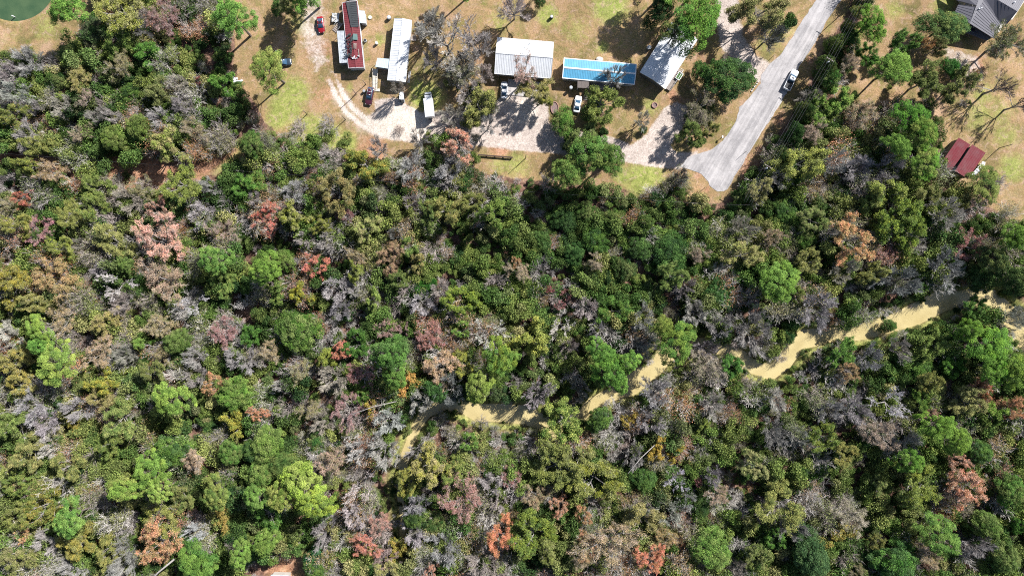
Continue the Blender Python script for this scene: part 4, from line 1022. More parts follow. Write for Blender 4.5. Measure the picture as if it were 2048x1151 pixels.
INFO = {  # object name, category, look, height, tint(s), twig tint, hc factor
 'P': ('pine_tree', 'pine', 'pine', 16, [srgb(126, 172, 66), srgb(112, 160, 62), srgb(138, 180, 70)], None, .80),
 'C': ('cedar_tree', 'tree', 'dense mid green tree', 10, [srgb(94, 124, 60), srgb(106, 138, 64), srgb(84, 114, 62)], None, .72),
 'G': ('evergreen_shrub', 'shrub', 'low dark green bush', 6.5, [srgb(72, 98, 48), srgb(60, 88, 48), srgb(84, 110, 52)], None, .65),
 'V': ('leafy_tree', 'tree', 'fresh green leafy tree', 8.5, [srgb(112, 160, 58), srgb(98, 150, 54)], srgb(120, 110, 96), .7),
 'O': ('oak_tree', 'oak', 'olive green oak', 10.5, [srgb(132, 136, 72), srgb(120, 132, 66), srgb(144, 140, 78), srgb(116, 122, 72)], srgb(140, 130, 112), .72),
 'H': ('thinning_tree', 'tree', 'half bare tan tree', 9.5, [srgb(170, 146, 98), srgb(158, 140, 102), srgb(150, 136, 90)], srgb(165, 152, 142), .7),
 'R': ('russet_oak', 'oak', 'russet leaved oak', 10, [srgb(208, 142, 98), srgb(196, 134, 100), srgb(204, 148, 104)], srgb(150, 132, 122), .72),
 'Y': ('yellow_tree', 'tree', 'mustard yellow tree', 8, [srgb(178, 158, 52), srgb(168, 152, 50)], srgb(140, 126, 96), .7),
 'K': ('maple_tree', 'maple', 'dull pink budding maple', 8, [srgb(176, 112, 106), srgb(164, 112, 104)], srgb(166, 138, 132), .7),
 'B': ('bare_tree', 'bare tree', 'bare grey tree', 9.5, [srgb(178, 172, 166), srgb(166, 160, 158), srgb(192, 186, 178), srgb(168, 160, 148)], srgb(182, 172, 166), .68),
 'D': ('dead_tree', 'bare tree', 'bare tree with pale crooked limbs', 11, [srgb(200, 194, 188)], srgb(200, 194, 188), .68),
}
rt = random.Random(17)
TINT2 = {'P': [(84, 128, 52), (110, 146, 58), (140, 150, 70)], 'C': [(120, 136, 70), (70, 100, 60)], 'G': [(110, 122, 66), (80, 116, 58), (56, 84, 48)], 'V': [(80, 124, 50), (132, 148, 70)], 'O': [(104, 132, 62), (160, 152, 104), (118, 130, 70), (136, 140, 86)],
 'H': [(132, 136, 84), (168, 150, 124)], 'R': [(176, 158, 140), (188, 120, 80), (150, 140, 90)], 'Y': [(126, 142, 60), (150, 140, 70)], 'K': [(170, 150, 142), (150, 100, 90)], 'B': [(170, 160, 155)], 'D': [(190, 185, 180)]}
def mute(c, sat, val):
    g = .3 * c[0] + .59 * c[1] + .11 * c[2]; return tuple((g + (x - g) * sat) * val for x in c)
def vary(c, k=.12):
    f = 1 + rt.uniform(-k, k); return tuple(max(0, min(1, x * f * (1 + rt.uniform(-k, k) * .5))) for x in c)
def plant_tree(kind, px, py, r, tint=None, H=None, label=None, group=None):
    nm, cat, look, H0, tints, tw, hcf = INFO[kind]
    i = rt.randrange(len(TPL[kind])); tr, tm, cm, Ht = TPL[kind][i]
    if H is None: H = H0 * (.62 + .38 * min(1.25, r / 34)) * rt.uniform(.92, 1.08)
    hc = H * hcf; base = W(px, py, hc); b = (base.x / MPP + 1024, 575.5 - base.y / MPP)
    rw = r * 1.03 * MPP * (CAM_H - hc) / CAM_H
    s = rw / R0
    root = empty(nm, (base.x, base.y, gz(*b) - .05), rt.uniform(0, 2 * math.pi), label, cat, group)
    an = rt.uniform(.86, 1.16); root.scale = (s * an, s / an, H / Ht)
    if tint and kind == 'B': g_ = (tint[0] * 2 + tint[1] + tint[2]) / 4; tint = (g_ * 1.0, g_ * .975, g_ * .96)
    if tint and kind in 'PV': tint = (min(255, tint[0] + 9), tint[1], tint[2])
    if tint and kind == 'O': tint = (tint[0] - 7, tint[1] + 2, tint[2] + 6)
    tn = srgb(*tint) if tint else rt.choice(tints); tn = mute(vary(tn), {'P': .90, 'V': .88, 'R': .84, 'K': .76, 'H': .82, 'O': 1.0, 'C': 1.0, 'G': 1.0}.get(kind, .9), {'P': .78, 'V': .80, 'R': .98, 'B': .88, 'D': .85, 'O': 1.0, 'H': 1.0, 'C': .85, 'G': 1.0, 'K': .9}.get(kind, .85))
    tk = mute(vary(tw, .08), .9, .95) if tw else tn
    t2 = mute(vary(srgb(*rt.choice(TINT2[kind]))), .9, .85)
    if kind in 'BD': tk = tn
    if cm is None: cm_, t_ = tm, tk
    for me, name, c in ((tr, 'trunk', None), (tm, 'twigs', tk), (cm, 'crown', tn)):
        if me is None: continue
        if name == 'twigs' and cm is None: name = 'crown'
        o = bpy.data.objects.new(name, me); col.objects.link(o); o.parent = root
        if c is not None: o['tint'] = [float(x) for x in c]
        if name == 'crown' and cm is not None: o['tint2'] = [float(x) for x in t2]
    return root

# ------------------------------------------------------------------ the trees one can tell apart: kind x y radius (photo pixels) [colour] [height] "own words"
TREES = r'''
P 132 17 36 - - pine with bright tufts beside the pond
O 240 20 44 150,152,50 - yellow olive feathery tree at the top edge, right of the pond pine
K 330 42 36 134,112,108
P 462 34 42 - 17 bright pine at the top edge, left of the sunny lawn
V 236 84 30 84,130,48
V 291 102 30 88,138,50 - vivid green round crown in the dark wood below the yellow olive tree
B 285 52 26 150,124,120
G 184 62 30 70,72,58
G 139 108 24 88,112,62
B 52 122 30
B 22 146 26
B 38 188 28
B 66 215 20
B 128 212 28
H 172 194 19 175,145,140
O 160 156 24
H 240 132 28
G 115 165 24
G 325 160 20
O 314 184 28 140,134,80
G 262 188 24
B 355 165 18
B 366 210 22
K 398 162 9 196,50,70 - small crimson bush beside dark wood, left of the white rubble
V 440 167 27 92,140,52
B 320 236 26 186,178,176 - pale fan of bare twigs in the upper left wood
C 278 257 30 112,134,66
C 226 278 27 104,128,60
O 332 290 36 140,150,64
H 386 257 26 150,142,84
O 31 228 30
B 52 268 30
O 73 290 26
H 160 268 22
B 195 230 20
B 227 232 18
O 56 330 26 130,126,50
H 104 342 28 170,140,72
O 195 376 28
O 361 369 36 140,142,60
B 420 374 20
V 487 368 24
H 285 378 24
C 503 288 26 76,112,54
G 560 8 20
O 588 10 26 - 10
P 612 -24 42 - 16
P 537 137 40 106,142,54 16 leaning pine with crooked pale trunk on the lawn
D 893 80 50 - 14 big bare tree standing right of the white ribbed home
D 935 72 44 176,168,168 13 second big bare tree, left of the broad white house
B 935 186 30
B 757 295 22 176,150,140
B 837 280 22 176,150,140
B 823 334 30 196,190,190
B 900 335 28 196,190,190
R 917 285 36 206,140,96 - sparse orange tan oak at the lower edge of the gravel drive
O 729 327 38 150,126,54
O 674 383 40 146,126,74
V 510 366 24
B 590 386 27 186,178,166
B 512 397 17
G 930 365 18
B 795 178 15
B 1029 15 30 - 12
B 966 149 22
H 925 150 26 140,130,110
O 957 212 36 150,146,74
H 1050 146 30 186,146,132 11
O 1068 178 32 150,138,66
O 1088 190 22 160,146,60
B 1230 152 24 176,140,124
V 1203 206 38 116,142,60 11 big yellow green tree covering the deck of the blue roofed home
G 1127 243 29 86,126,56
O 1165 272 30 122,134,66
P 1183 305 44 108,138,60 18 very large pine crown hanging over the gravel drive
P 1137 346 34 90,132,58 16
P 1214 318 36 104,134,60 17
G 1077 0 14
B 864 52 34 - 12
B 922 128 34 - 11
B 958 92 30 - 10
B 905 232 26
B 975 250 20
B 866 116 24 - 10
C 1322 18 30 48,74,42 12
P 1345 -52 46 - 17
P 1402 -44 40 - 17
P 932 -48 36 - 16
G 1590 268 22 58,84,46 10
G 1612 222 22 58,84,46 10
G 1562 312 20 58,84,46 9
G 1652 132 22 58,84,46 10
G 1672 86 20 - 9
P 1396 42 54 96,150,46 19 tall bright pine at the top edge over the slanting white roof
P 1352 62 30 58,96,52 16
O 1521 22 50 116,118,62
B 1542 70 32 140,132,134
C 1458 156 50 78,114,56 11 broad green tree between the slanting white home and the road
G 1403 146 22 80,116,56
B 1415 150 11
H 1398 222 36 110,100,84
O 1385 272 28 122,120,66
O 1418 262 20 170,150,76
B 1286 238 18
P 1745 45 32 106,166,46 13
O 1715 42 22
G 1698 80 26
V 1737 111 22 80,136,50
H 1700 128 22
C 1664 156 22 66,112,54
V 1684 201 34 96,156,48 - bright green tree beside the road, just right of the moving pickup
V 1636 216 28 100,156,50
B 1625 194 22
O 1601 325 48 152,148,62 12 large olive crown right of the lower road end
B 1712 337 34 176,162,164
B 1665 325 28
H 1720 224 30 190,158,128
H 1625 262 26 170,146,120
B 1556 358 26
O 1521 379 24 150,146,82
B 1361 354 18 130,104,108
G 1360 386 14
C 1893 52 40 92,128,76 9 round blue green tree at the left corner of the dark roofed house
V 1806 88 26 96,134,60
R 1851 90 18 176,124,62
O 1878 96 18
P 1789 136 38 106,148,58 13 airy pine in the middle of the upper right clearing
O 1851 162 36 104,112,58
G 1900 134 22 58,112,48
O 1924 168 32 112,116,54
R 1950 150 11 190,110,50
D 2004 172 40 120,104,96 11 dark limbed bare tree on the grass below the dark roofed house
D 2046 206 30 120,104,96
H 2014 82 44 84,88,56 12
P 1823 236 38 88,152,44 14
P 1842 264 34 82,142,42
P 1799 291 26
P 1851 323 32 94,158,48 12
P 1969 368 37 70,110,50 9 round dark pine just below the twin red sheds
B 1775 340 30
O 1778 384 38 148,146,62
R 45 398 20 196,118,96
H 10 410 24
O 42 452 26 156,146,62
K 80 463 30 204,112,118 - rose pink crown near the left edge of the photo
O 129 495 24 142,144,54
B 156 488 15
O 140 430 26
O 188 411 24
B 257 398 30
R 316 422 24
B 403 429 30 200,192,180 - pale fan shaped bare tree right of the pink crown, high on the left
O 226 484 38 158,148,78
R 327 481 48 214,158,124 12 largest salmon tan oak in the left half of the forest
H 448 463 28 178,142,136
P 427 519 33 122,168,74
V 452 564 26 104,146,62
H 330 561 44 182,146,118
R 111 557 46 184,150,90 12 broad tan orange oak near the left edge
O 21 564 38 160,142,52
O 70 607 28 160,148,68
G 50 535 20
B 205 540 20
C 250 522 22
D 229 568 36 - 11 pale forking bare tree right of the broad tan oak
B 243 606 28
D 382 609 29 206,202,202 10
H 323 651 30 178,160,108
C 352 683 28
H 130 630 32 190,170,100
O 215 644 28 156,144,78
P 73 658 25 136,178,66
P 77 690 21
P 111 728 42 152,188,74 15 bright yellow green pine near the left edge, lower of two
O 31 722 36 158,140,66
B 14 668 28
K 448 668 30 184,138,134
V 281 689 18
H 201 703 34 166,148,90
B 250 708 22
H 330 710 24
B 390 715 22
B 483 717 34 172,178,152
O 312 745 26
B 390 755 26
O 205 771 30 166,150,60
R 431 768 26 204,138,92
V 470 785 34 110,156,66
V 500 670 20
R 531 432 33 224,104,70 - flaming red orange oak in the upper left forest
O 583 432 30 138,134,46
O 645 450 22 140,140,50
K 690 428 20 134,80,80
O 736 456 28 152,156,78
B 823 403 17
O 892 418 36 150,134,74
O 855 435 24
O 945 402 22
V 983 421 32 104,150,52 13 tall light green crown standing alone above the forest centre
B 791 467 17 150,140,146
O 816 491 22 128,138,66
R 782 512 31 190,148,122
B 656 484 27
B 610 478 20
R 632 533 28 222,134,112 - salmon red crown in the forest left of centre
C 570 520 22
P 531 536 34 106,152,54
O 597 588 23 160,148,46
O 552 588 24
B 670 578 32 196,190,186
H 715 515 22
O 709 546 20 140,138,46
B 710 580 16
O 746 599 20 154,160,78
O 795 561 20
G 844 578 25 52,100,36
B 878 580 20
B 844 609 27 194,188,184
O 835 526 20
O 920 600 34 126,134,46
B 680 623 22
C 597 661 44 88,122,54 10 broad fuzzy green tree left of the forest centre
K 771 658 22 178,130,112
K 808 655 14
V 715 690 28 70,124,46
V 649 714 22 148,168,54
R 680 705 20 224,146,112 - small salmon crown beside a lime green one, left of centre
P 778 707 36 98,142,70
P 790 748 26 88,134,54
Y 814 764 24 240,180,84 - glowing orange yellow crown above the creek, left of centre
K 861 672 33 206,134,114
R 878 735 38 206,164,108
O 924 728 26 156,148,52
V 925 660 18
D 976 668 40 190,186,178 10
P 997 714 37 136,168,52
P 962 766 33 122,152,56
B 666 755 30
H 600 740 24
K 722 745 28 172,120,118
B 905 778 34 150,142,144 12
G 935 788 26 64,92,54 10
G 872 782 24 58,86,50 11
B 845 800 26 - 11
B 838 905 24 - 9
B 832 1010 26 - 9
G 825 1040 20 - 8
B 565 772 14
H 540 700 22
H 1037 543 24
R 1034 524 12
G 1086 484 22
K 1100 578 9 214,80,84
K 1120 611 11 218,110,92
K 1135 588 13
B 1173 616 24
D 1121 648 29 204,200,196 9 white branched bare tree in the forest centre
V 1225 623 30 98,138,48
G 1150 505 24
G 1190 480 28 78,110,50
G 1130 440 26
G 1230 440 24
G 1290 440 24 86,104,52
G 1170 422 22
H 1190 525 18
G 1343 509 42 72,104,52
H 1398 508 20 160,132,100
G 1280 495 28 80,106,56
G 1250 540 24
O 1347 554 28 128,134,70
B 1371 575 26
B 1392 623 28
B 1284 637 26
B 1291 679 24
P 1352 686 42 118,154,54 16 pine leaning over the middle of the creek
P 1330 656 22 110,146,54
V 1072 679 42 148,160,56 12 yellow green round tree right of the forest centre, above the creek
P 1200 702 28
P 1218 744 34 96,146,50
P 1259 722 24
P 1025 712 16
B 1195 665 20
B 1140 690 16
O 1489 509 36 150,146,74
B 1485 460 28
G 1440 588 36 66,96,56
B 1440 651 28
B 1507 656 44 156,144,146
V 1465 731 22 92,150,62
H 1413 728 32 146,136,110
P 1559 561 40 124,164,58 14
O 1592 592 20
O 1629 439 30 122,130,66
G 1570 420 26
H 1545 472 20
G 1610 480 24 58,96,40
O 1618 521 26 148,136,70
R 1702 481 47 214,152,96 12 great orange russet oak right of the road end
K 1766 510 20 190,126,104
B 1688 540 28
O 1747 547 26 142,134,62
O 1792 432 46 134,140,50 12 wide olive oak left of the shed gravel, right wood
O 1740 398 24
O 1817 468 34 126,136,50
O 1855 392 28
B 1895 428 34
K 1935 491 32 186,118,110
B 1893 536 42 156,148,146
B 1806 564 38 150,142,140
V 1841 575 9
B 1629 616 44 160,146,150 10 grey fan shaped bare tree above the wide creek reach
G 1577 672 15 40,84,50
P 2032 474 30 96,140,44
C 1990 520 30 52,80,50 13
C 2036 560 34 50,78,46 14
G 1968 556 30 74,98,56
V 1952 616 22 100,150,64
P 1976 690 48 106,158,42 13 large vivid green pine near the right edge, below the creek
P 1990 735 34 96,150,38
P 1940 658 24 110,160,44
P 2032 742 32 122,160,52
V 1865 690 29 116,150,64
V 1907 731 24 92,150,44
G 1785 652 16 84,112,56
V 1684 703 28 92,140,54
B 1743 717 28 160,152,152
R 1695 741 24 174,134,90
B 1800 700 24
G 1840 742 30
R 1955 773 22 212,140,90
B 2025 640 32
O 38 770 28 160,140,64
O 205 790 26
B 59 810 36 176,164,164
B 90 838 32 168,156,156
B 155 815 32 180,160,150
P 341 798 37 150,192,72 15 bright yellow green pine in the lower left, alone in dark shade
C 469 789 36 106,148,64
Y 470 842 27 172,160,50
R 512 826 18 206,150,110
O 21 852 36 130,140,66
O 235 838 38 150,142,82
Y 150 855 18 160,148,46
B 94 893 22 200,196,196
O 55 905 34 156,140,84
O 132 932 34 158,144,80
O 222 884 28
C 341 904 36 104,140,64
H 386 918 26 196,160,124
P 247 977 34 126,168,62 14
P 301 945 38 134,172,66 14
P 315 985 24
C 462 907 27 92,128,62
C 510 900 27
P 431 987 31 104,148,64
P 511 994 26 108,150,68
Y 446 1036 24 176,148,66
O 365 1000 28 152,138,80
O 320 1036 38 152,142,64
O 33 970 28
O 83 1012 38 146,130,58
O 32 1036 30
P 136 1039 34 124,158,70
R 52 1065 16 222,186,120
O 153 1092 36 152,138,58
B 95 1082 28
R 316 1090 46 218,152,106 12 wide orange tan oak at the bottom edge, far left of the creek
B 393 1063 22 190,184,180
P 393 1125 40 112,152,58 14
O 215 1102 30 162,148,76
B 245 1118 36 164,158,116
O 40 1120 34
B 147 1136 24
P 480 1112 26 118,154,66
B 560 770 13
Y 743 814 17 178,166,50
V 728 794 18
H 620 820 24
B 642 842 26
K 698 820 34 170,112,112
B 774 838 32 196,180,164
B 767 900 34 186,174,160
C 531 890 36 108,142,66
C 560 932 28
C 520 945 32
G 632 883 23 54,98,48
H 659 925 34 180,146,124
B 715 900 26
P 604 963 42 152,186,58 16 brightest lime green pine in the bottom half of the forest
P 632 1008 34 156,186,52
P 560 990 32 118,158,62
P 531 1085 28 128,164,66
V 535 1030 26
O 858 934 44 160,152,60 12 wide mustard olive oak overhanging the lower creek
O 818 964 28 168,150,66
O 908 941 28
D 722 977 36 200,190,182 10
B 708 1032 26
B 645 1070 28
K 770 1116 24 160,130,118
O 778 1146 26
G 748 1140 22
G 1452 668 20 - 8
B 1420 700 24
R 753 1046 24 184,126,108
R 730 1086 30 188,132,118
Y 792 1101 24 174,140,54
B 830 1071 24 196,190,196
K 924 991 46 182,142,126
G 870 1050 24
B 889 1100 34
G 632 1112 27 58,110,72
C 630 1143 22
R 997 1074 36 216,138,92 11 orange brown oak at the bottom, right of the creek mouth
R 861 1144 18
B 970 1138 38
V 941 884 18
B 985 965 26
K 1022 958 24 178,122,118
B 1000 1002 20
G 955 1065 18
B 1079 786 30 170,148,140
B 1160 775 22
P 1242 767 18
V 1128 844 42 156,184,78 11 pale yellow green tree straddling the creek bend
C 1200 840 26
Y 1260 841 17 198,178,52
B 1312 789 34
B 1305 846 28
B 1270 912 24
Y 1312 899 21 190,162,40
Y 1350 905 18 194,160,50
V 1406 845 18 132,164,58
B 1425 812 28
O 1114 934 48 128,124,58 11
O 1190 958 50 122,124,40 12 very wide dark olive oak below the creek bend
O 1150 912 34
H 1072 991 26 176,144,104
R 1121 1008 21 212,140,86
R 1165 1026 22
O 1066 1060 44 126,124,46 11
O 1090 1105 28
R 1175 1095 26
H 1218 1082 50 174,146,92 12
H 1160 1112 26
O 1291 1036 38 148,136,72
G 1290 962 28
D 1350 962 26 200,194,200 9
B 1375 1000 18
B 1423 953 20
K 1395 961 10 144,60,84
B 1336 1025 32
H 1333 1072 26 180,140,80
C 1423 1099 42 108,142,66
R 1305 1118 32 224,144,104
H 1437 987 22
G 1400 1012 24
O 1507 932 28 146,144,84
B 1475 1134 17
O 1515 1112 26
G 1530 1080 22
O 1554 1010 44 148,142,74 12 broad olive oak low in the wood, right of centre
B 1550 800 24
B 1550 868 30 156,144,148
B 1595 870 22
B 1664 817 24 170,160,164
B 1712 824 34 168,154,160
D 1782 807 40 192,188,190 11 white branched bare tree in the right part of the forest
V 1844 800 22 110,152,52
R 1862 826 15
O 1860 764 22
O 1938 805 30 164,148,90
V 1991 824 27 98,160,40 - small vivid green round crown near the right edge
R 1970 778 20 210,140,90
R 2028 822 24 206,160,110
P 1876 853 34 108,152,46
P 1916 882 28 130,170,58
B 1816 891 30
H 1754 868 36 140,128,110
O 1646 874 30 124,124,52
O 1690 905 26
P 1820 922 28 90,150,42
O 1841 965 46 124,128,48 12 dark olive oak in the lower right forest
R 1928 970 44 186,152,122 11
R 1912 918 22
O 1757 967 20 150,142,86
G 1605 945 17
C 1960 905 26
C 2022 980 32 82,126,62
H 1705 1036 37 160,152,134
Y 1677 1064 28 188,156,74
B 1590 1057 28 156,148,156
C 1624 1112 42 92,120,74
V 1550 1072 20
P 1879 1071 44 112,152,66 13
C 1792 1122 44 84,126,56
O 1755 1085 16
H 1715 1140 16
C 1975 1050 30
B 1960 1092 24
C 2010 1112 34
V 2032 1052 16
H 1860 1112 24
'''

# ---- which things a label may point at (name, x, y)
MARKS = [('the green pond', 26, 10), ('the red car', 642, 50), ('the maroon roofed home', 706, 70), ('the white ribbed home', 800, 100), ('the white box truck', 859, 212),
 ('the broad white house', 1048, 115), ('the blue roofed home', 1198, 143), ('the slanting white home', 1336, 112), ('the moving white pickup', 1580, 162), ('the dark roofed house', 1965, 35),
 ('the twin red sheds', 1926, 315), ('the pointed lower road end', 1443, 370), ('the leaning lawn pine', 537, 137), ('the reddish clearing', 270, 335), ('the bright lawn curve', 620, 270),
 ('the rose pink crown', 80, 463), ('the large salmon tan oak', 327, 481), ('the flaming red orange oak', 531, 432), ('the salmon red crown', 632, 533), ('the lone light green crown', 983, 421),
 ('the broad tan orange oak', 111, 557), ('the white forking bare tree', 229, 568), ('the lower yellow green pine', 111, 728), ('the fuzzy green tree', 597, 661), ('the glowing orange yellow crown', 814, 764),
 ('the yellow green pine in shade', 341, 798), ('the brightest lime green pine', 604, 963), ('the wide orange tan oak', 316, 1090), ('the first creek bend', 950, 826), ('the creek mouth at the bottom', 765, 1150),
 ('the mustard olive oak', 858, 934), ('the round yellow green tree', 1072, 679), ('the creek leaning pine', 1352, 686), ('the tree straddling the creek', 1128, 844), ('the very wide olive oak', 1190, 958),
 ('the tip of the creek corner', 1540, 745), ('the great orange russet oak', 1702, 481), ('the grey fan tree', 1629, 616), ('the right creek reach', 1840, 625), ('the large vivid green pine', 1976, 690),
 ('the white branched dead tree', 1782, 807), ('the dark olive oak', 1841, 965), ('the broad low olive oak', 1554, 1010), ('the orange brown oak', 997, 1074), ('the big bare tree', 893, 80),
 ('the big gravel pine', 1183, 305), ('the airy clearing pine', 1789, 136), ('the white branched tree', 1121, 648), ('the lower left corner', 0, 1151), ('the lower right corner', 2048, 1151),
 ('the right edge below the sheds', 2048, 470), ('the wide olive oak of the right wood', 1792, 432), ('the olive crown by the road', 1601, 325)]
def direction(dx, dy):
    a = math.degrees(math.atan2(-dy, dx)) % 360
    return ['right of', 'up and right of', 'above', 'up and left of', 'left of', 'down and left of', 'below', 'down and right of'][int((a + 22.5) // 45) % 8]
COLN = {'P': 'pine', 'C': 'dense green tree', 'G': 'low dark bush', 'V': 'fresh green tree', 'O': 'olive oak', 'H': 'half bare tan tree', 'R': 'russet oak', 'Y': 'mustard yellow tree', 'K': 'pinkish budding tree', 'B': 'bare grey tree', 'D': 'pale bare tree'}
rows = []
for ln in TREES.strip().split('\n'):
    t = ln.split(' ', 6)
    k, x, y, r = t[0], float(t[1]), float(t[2]), float(t[3])
    tint = tuple(int(v) for v in t[4].split(',')) if len(t) > 4 and t[4] != '-' else None
    H = float(t[5]) if len(t) > 5 and t[5] != '-' else None
    rows.append([k, x, y, r, tint, H, t[6] if len(t) > 6 else None])
ORD = ['', 'second ', 'third ', 'fourth ', 'fifth ', 'sixth ', 'seventh ']
def size_word(r): return 'tiny ' if r < 15 else 'small ' if r < 23 else '' if r < 33 else 'large '
keyed = {}
for i, t in enumerate(rows):
    if t[6]: continue
    ds = sorted((math.hypot(t[1] - mx, t[2] - my), nm, t[1] - mx, t[2] - my) for nm, mx, my in MARKS)
    d, nm, dx, dy = ds[0] if ds[0][0] > 14 else ds[1]
    keyed.setdefault((size_word(t[3]), COLN[t[0]], direction(dx, dy), nm), []).append((d, i))
for (sw, cn, dr, nm), lst in keyed.items():
    lst.sort()
    for n, (d, i) in enumerate(lst):
        o = ORD[n]
        if len(lst) > 1 and n == 0: o = 'nearest '
        elif n: o = ORD[n].strip() + ' nearest '
        lb = f'{o}{sw}{cn} {dr} {nm}'
        rows[i][6] = lb
GRP = {'P': 'pines in the wood', 'C': 'dense green trees in the wood', 'G': 'dark evergreen bushes in the wood', 'V': 'fresh green trees in the wood', 'O': 'olive oaks in the wood', 'H': 'half bare tan trees', 'R': 'russet oaks in the wood',
       'Y': 'yellow trees in the wood', 'K': 'pinkish maples in the wood', 'B': 'bare grey trees in the wood', 'D': 'pale bare trees'}
for k, x, y, r, tint, H, lb in rows:
    plant_tree(k, x, y, r, tint, H, lb, GRP[k])

# ------------------------------------------------------------------ undergrowth: one stuff object, shrubs instanced over the wood
GRID = '''
...omrbk..................d.dm..
...dgddd..................dg.m..
bboodmmm......m..........dg.mo..
bbgmgmmb......m..gg.bmm..dbbgg..
omrggmmbmmmrbbr..gg..d..dobbg...
dmkkkkogbbmobbbdggg....dobbom.g.
rmomgobgrdogboogddd.g.dd.googmgb
ogoorrgbdgborodggddggggmmgrrogmg
oroggrgggrdbgggbgdgddgbgggomgbbd
oorbgbmdodbgdbgggrdgbdbdbbddddgd
bgommdbbmgrggrgbobgbdgdbb...gggg
mgomgbmddbbgobggdbgdgbbbggbggggg
bbobogoggbbordddgggmbbbbdbboooRR
gmooggdogdbrdmmrggbmbbgdbdmbggmm
rorggrdgggrbdoobooodgbmdogdogbgg
ooorgodgggbbddbboooRobmdbbdodbdg
oogddrbgggbrdbbrgorooRgdgrgdobbg
oombmoggkgmmdbbbrmrrrobmggggbbgg
'''.strip().split('\n')
# low scrub that serves as its source stands in the scene as single bushes
def plant_bush(name, px, py, me, tint, label, cat='bush', s=1.0, name_part='foliage', me2=None, tint2=None):
    b = W(px, py); root = empty(name, (b.x, b.y, gz(px, py) - .03), 0, label, cat)
    root.scale = (s, s, s)
    o = bpy.data.objects.new(name_part, me); col.objects.link(o); o.parent = root; o['tint'] = [float(c) for c in tint]; o['tint2'] = [float(c) * .8 for c in tint]
    if me2:
        o2 = bpy.data.objects.new('foliage', me2); col.objects.link(o2); o2.parent = root; o2['tint'] = [float(c) for c in tint2]
    return o
SRC = []
for i, (x, y, lb) in enumerate(((1288, 262, 'small green bush left of the shaded drive, below the slanting white home'), (497, 232, 'small green bush at the edge of the dark thicket left of the bright lawn'), (1338, 372, 'low green bush at the lower edge of the bright roadside grass'))):
    SRC.append(plant_bush('round_bush', x, y, T_bush(300 + i, 4200, 1.7, 2.6, .09), srgb(70, 92, 50), lb, s=.8))
for i, (x, y, lb) in enumerate(((655, 300, 'bare twiggy bush at the lower rim of the bright lawn'), (1450, 118, 'bare twiggy bush between the pine and the road junction'), (800, 262, 'faint bare bush on the pale gravel below the maroon car'))):
    SRC.append(plant_bush('twiggy_bush', x, y, T_bush(310 + i, 0, 1.7, 2.6, .1, 'bare'), srgb(160, 146, 138), lb, s=.8, name_part='stems'))
for i, (x, y, lb) in enumerate(((610, 302, 'leafy scrub bush on the lower left rim of the bright lawn'), (1372, 378, 'scrub bush on brown ground left of the lower road end'))):
    a, b = T_bush(320 + i, 4200, 1.7, 2.6, .050, 'mixed')
    SRC.append(plant_bush('scrub_bush', x, y, a, srgb(150, 136, 120), lb, s=.8, name_part='stems'))
    o2 = bpy.data.objects.new('foliage', b); col.objects.link(o2); o2.parent = SRC[-1].parent; o2['tint'] = list(srgb(140, 130, 70)); o2['tint2'] = list(srgb(120, 124, 70))
    SRC.append(o2)
# indices: 0-2 leafy, 3-5 bare stems, 6/8 scrub stems, 7/9 scrub leaves
TN = dict(dg=[srgb(66, 88, 46), srgb(54, 78, 46), srgb(78, 100, 52), srgb(90, 108, 56)], gg=[srgb(98, 122, 58), srgb(82, 110, 54), srgb(116, 132, 66), srgb(76, 104, 54)],
          ol=[srgb(128, 136, 74), srgb(116, 128, 70), srgb(142, 140, 88), srgb(106, 122, 64)], ru=[srgb(186, 134, 98), srgb(164, 120, 96), srgb(170, 140, 104)],
          tw=[srgb(178, 172, 166), srgb(158, 151, 147), srgb(190, 184, 176), srgb(164, 152, 146)], tn=[srgb(146, 142, 104), srgb(126, 134, 92)], pk=[srgb(180, 134, 124)])
# letter -> weights: dark leaf, green leaf, olive leaf, russet scrub, bare, tan scrub
MIX = {'d': (.55, .24, .05, .02, .12, .02), 'g': (.22, .48, .12, .02, .12, .04), 'o': (.10, .14, .46, .06, .12, .12), 'm': (.12, .24, .28, .05, .17, .14), 'b': (.13, .19, .16, .06, .32, .14),
       'r': (.08, .10, .14, .30, .24, .14), 'R': (.08, .10, .2, .32, .2, .1), 'k': (.3, .1, .05, .05, .3, .2)}
rng = np.random.default_rng(77)
step = 1.75
xs = np.arange(-147, 147, step); ys = np.arange(-90, 90, step)
X, Y = np.meshgrid(xs, ys); X = (X + rng.uniform(-.8, .8, X.shape)).ravel(); Y = (Y + rng.uniform(-.8, .8, Y.shape)).ravel()
PXu, PYu = X / MPP + 1024, 575.5 - Y / MPP
open_ = np.maximum.reduce([poly_sd(PXu, PYu, p) for p in (LAWN, LAWN2, LAWN3, LAWN4, CLEAR2, GRAVEL, DRIVE2, ROAD)])
clear = poly_sd(PXu, PYu, CLEAR)
cd, pd = creek_d(PXu, PYu), pond_d(PXu, PYu)
ok = (open_ < -5) & (cd > -2) & (pd > 10) & ((clear < -3) | (rng.uniform(0, 1, X.shape) < .06))
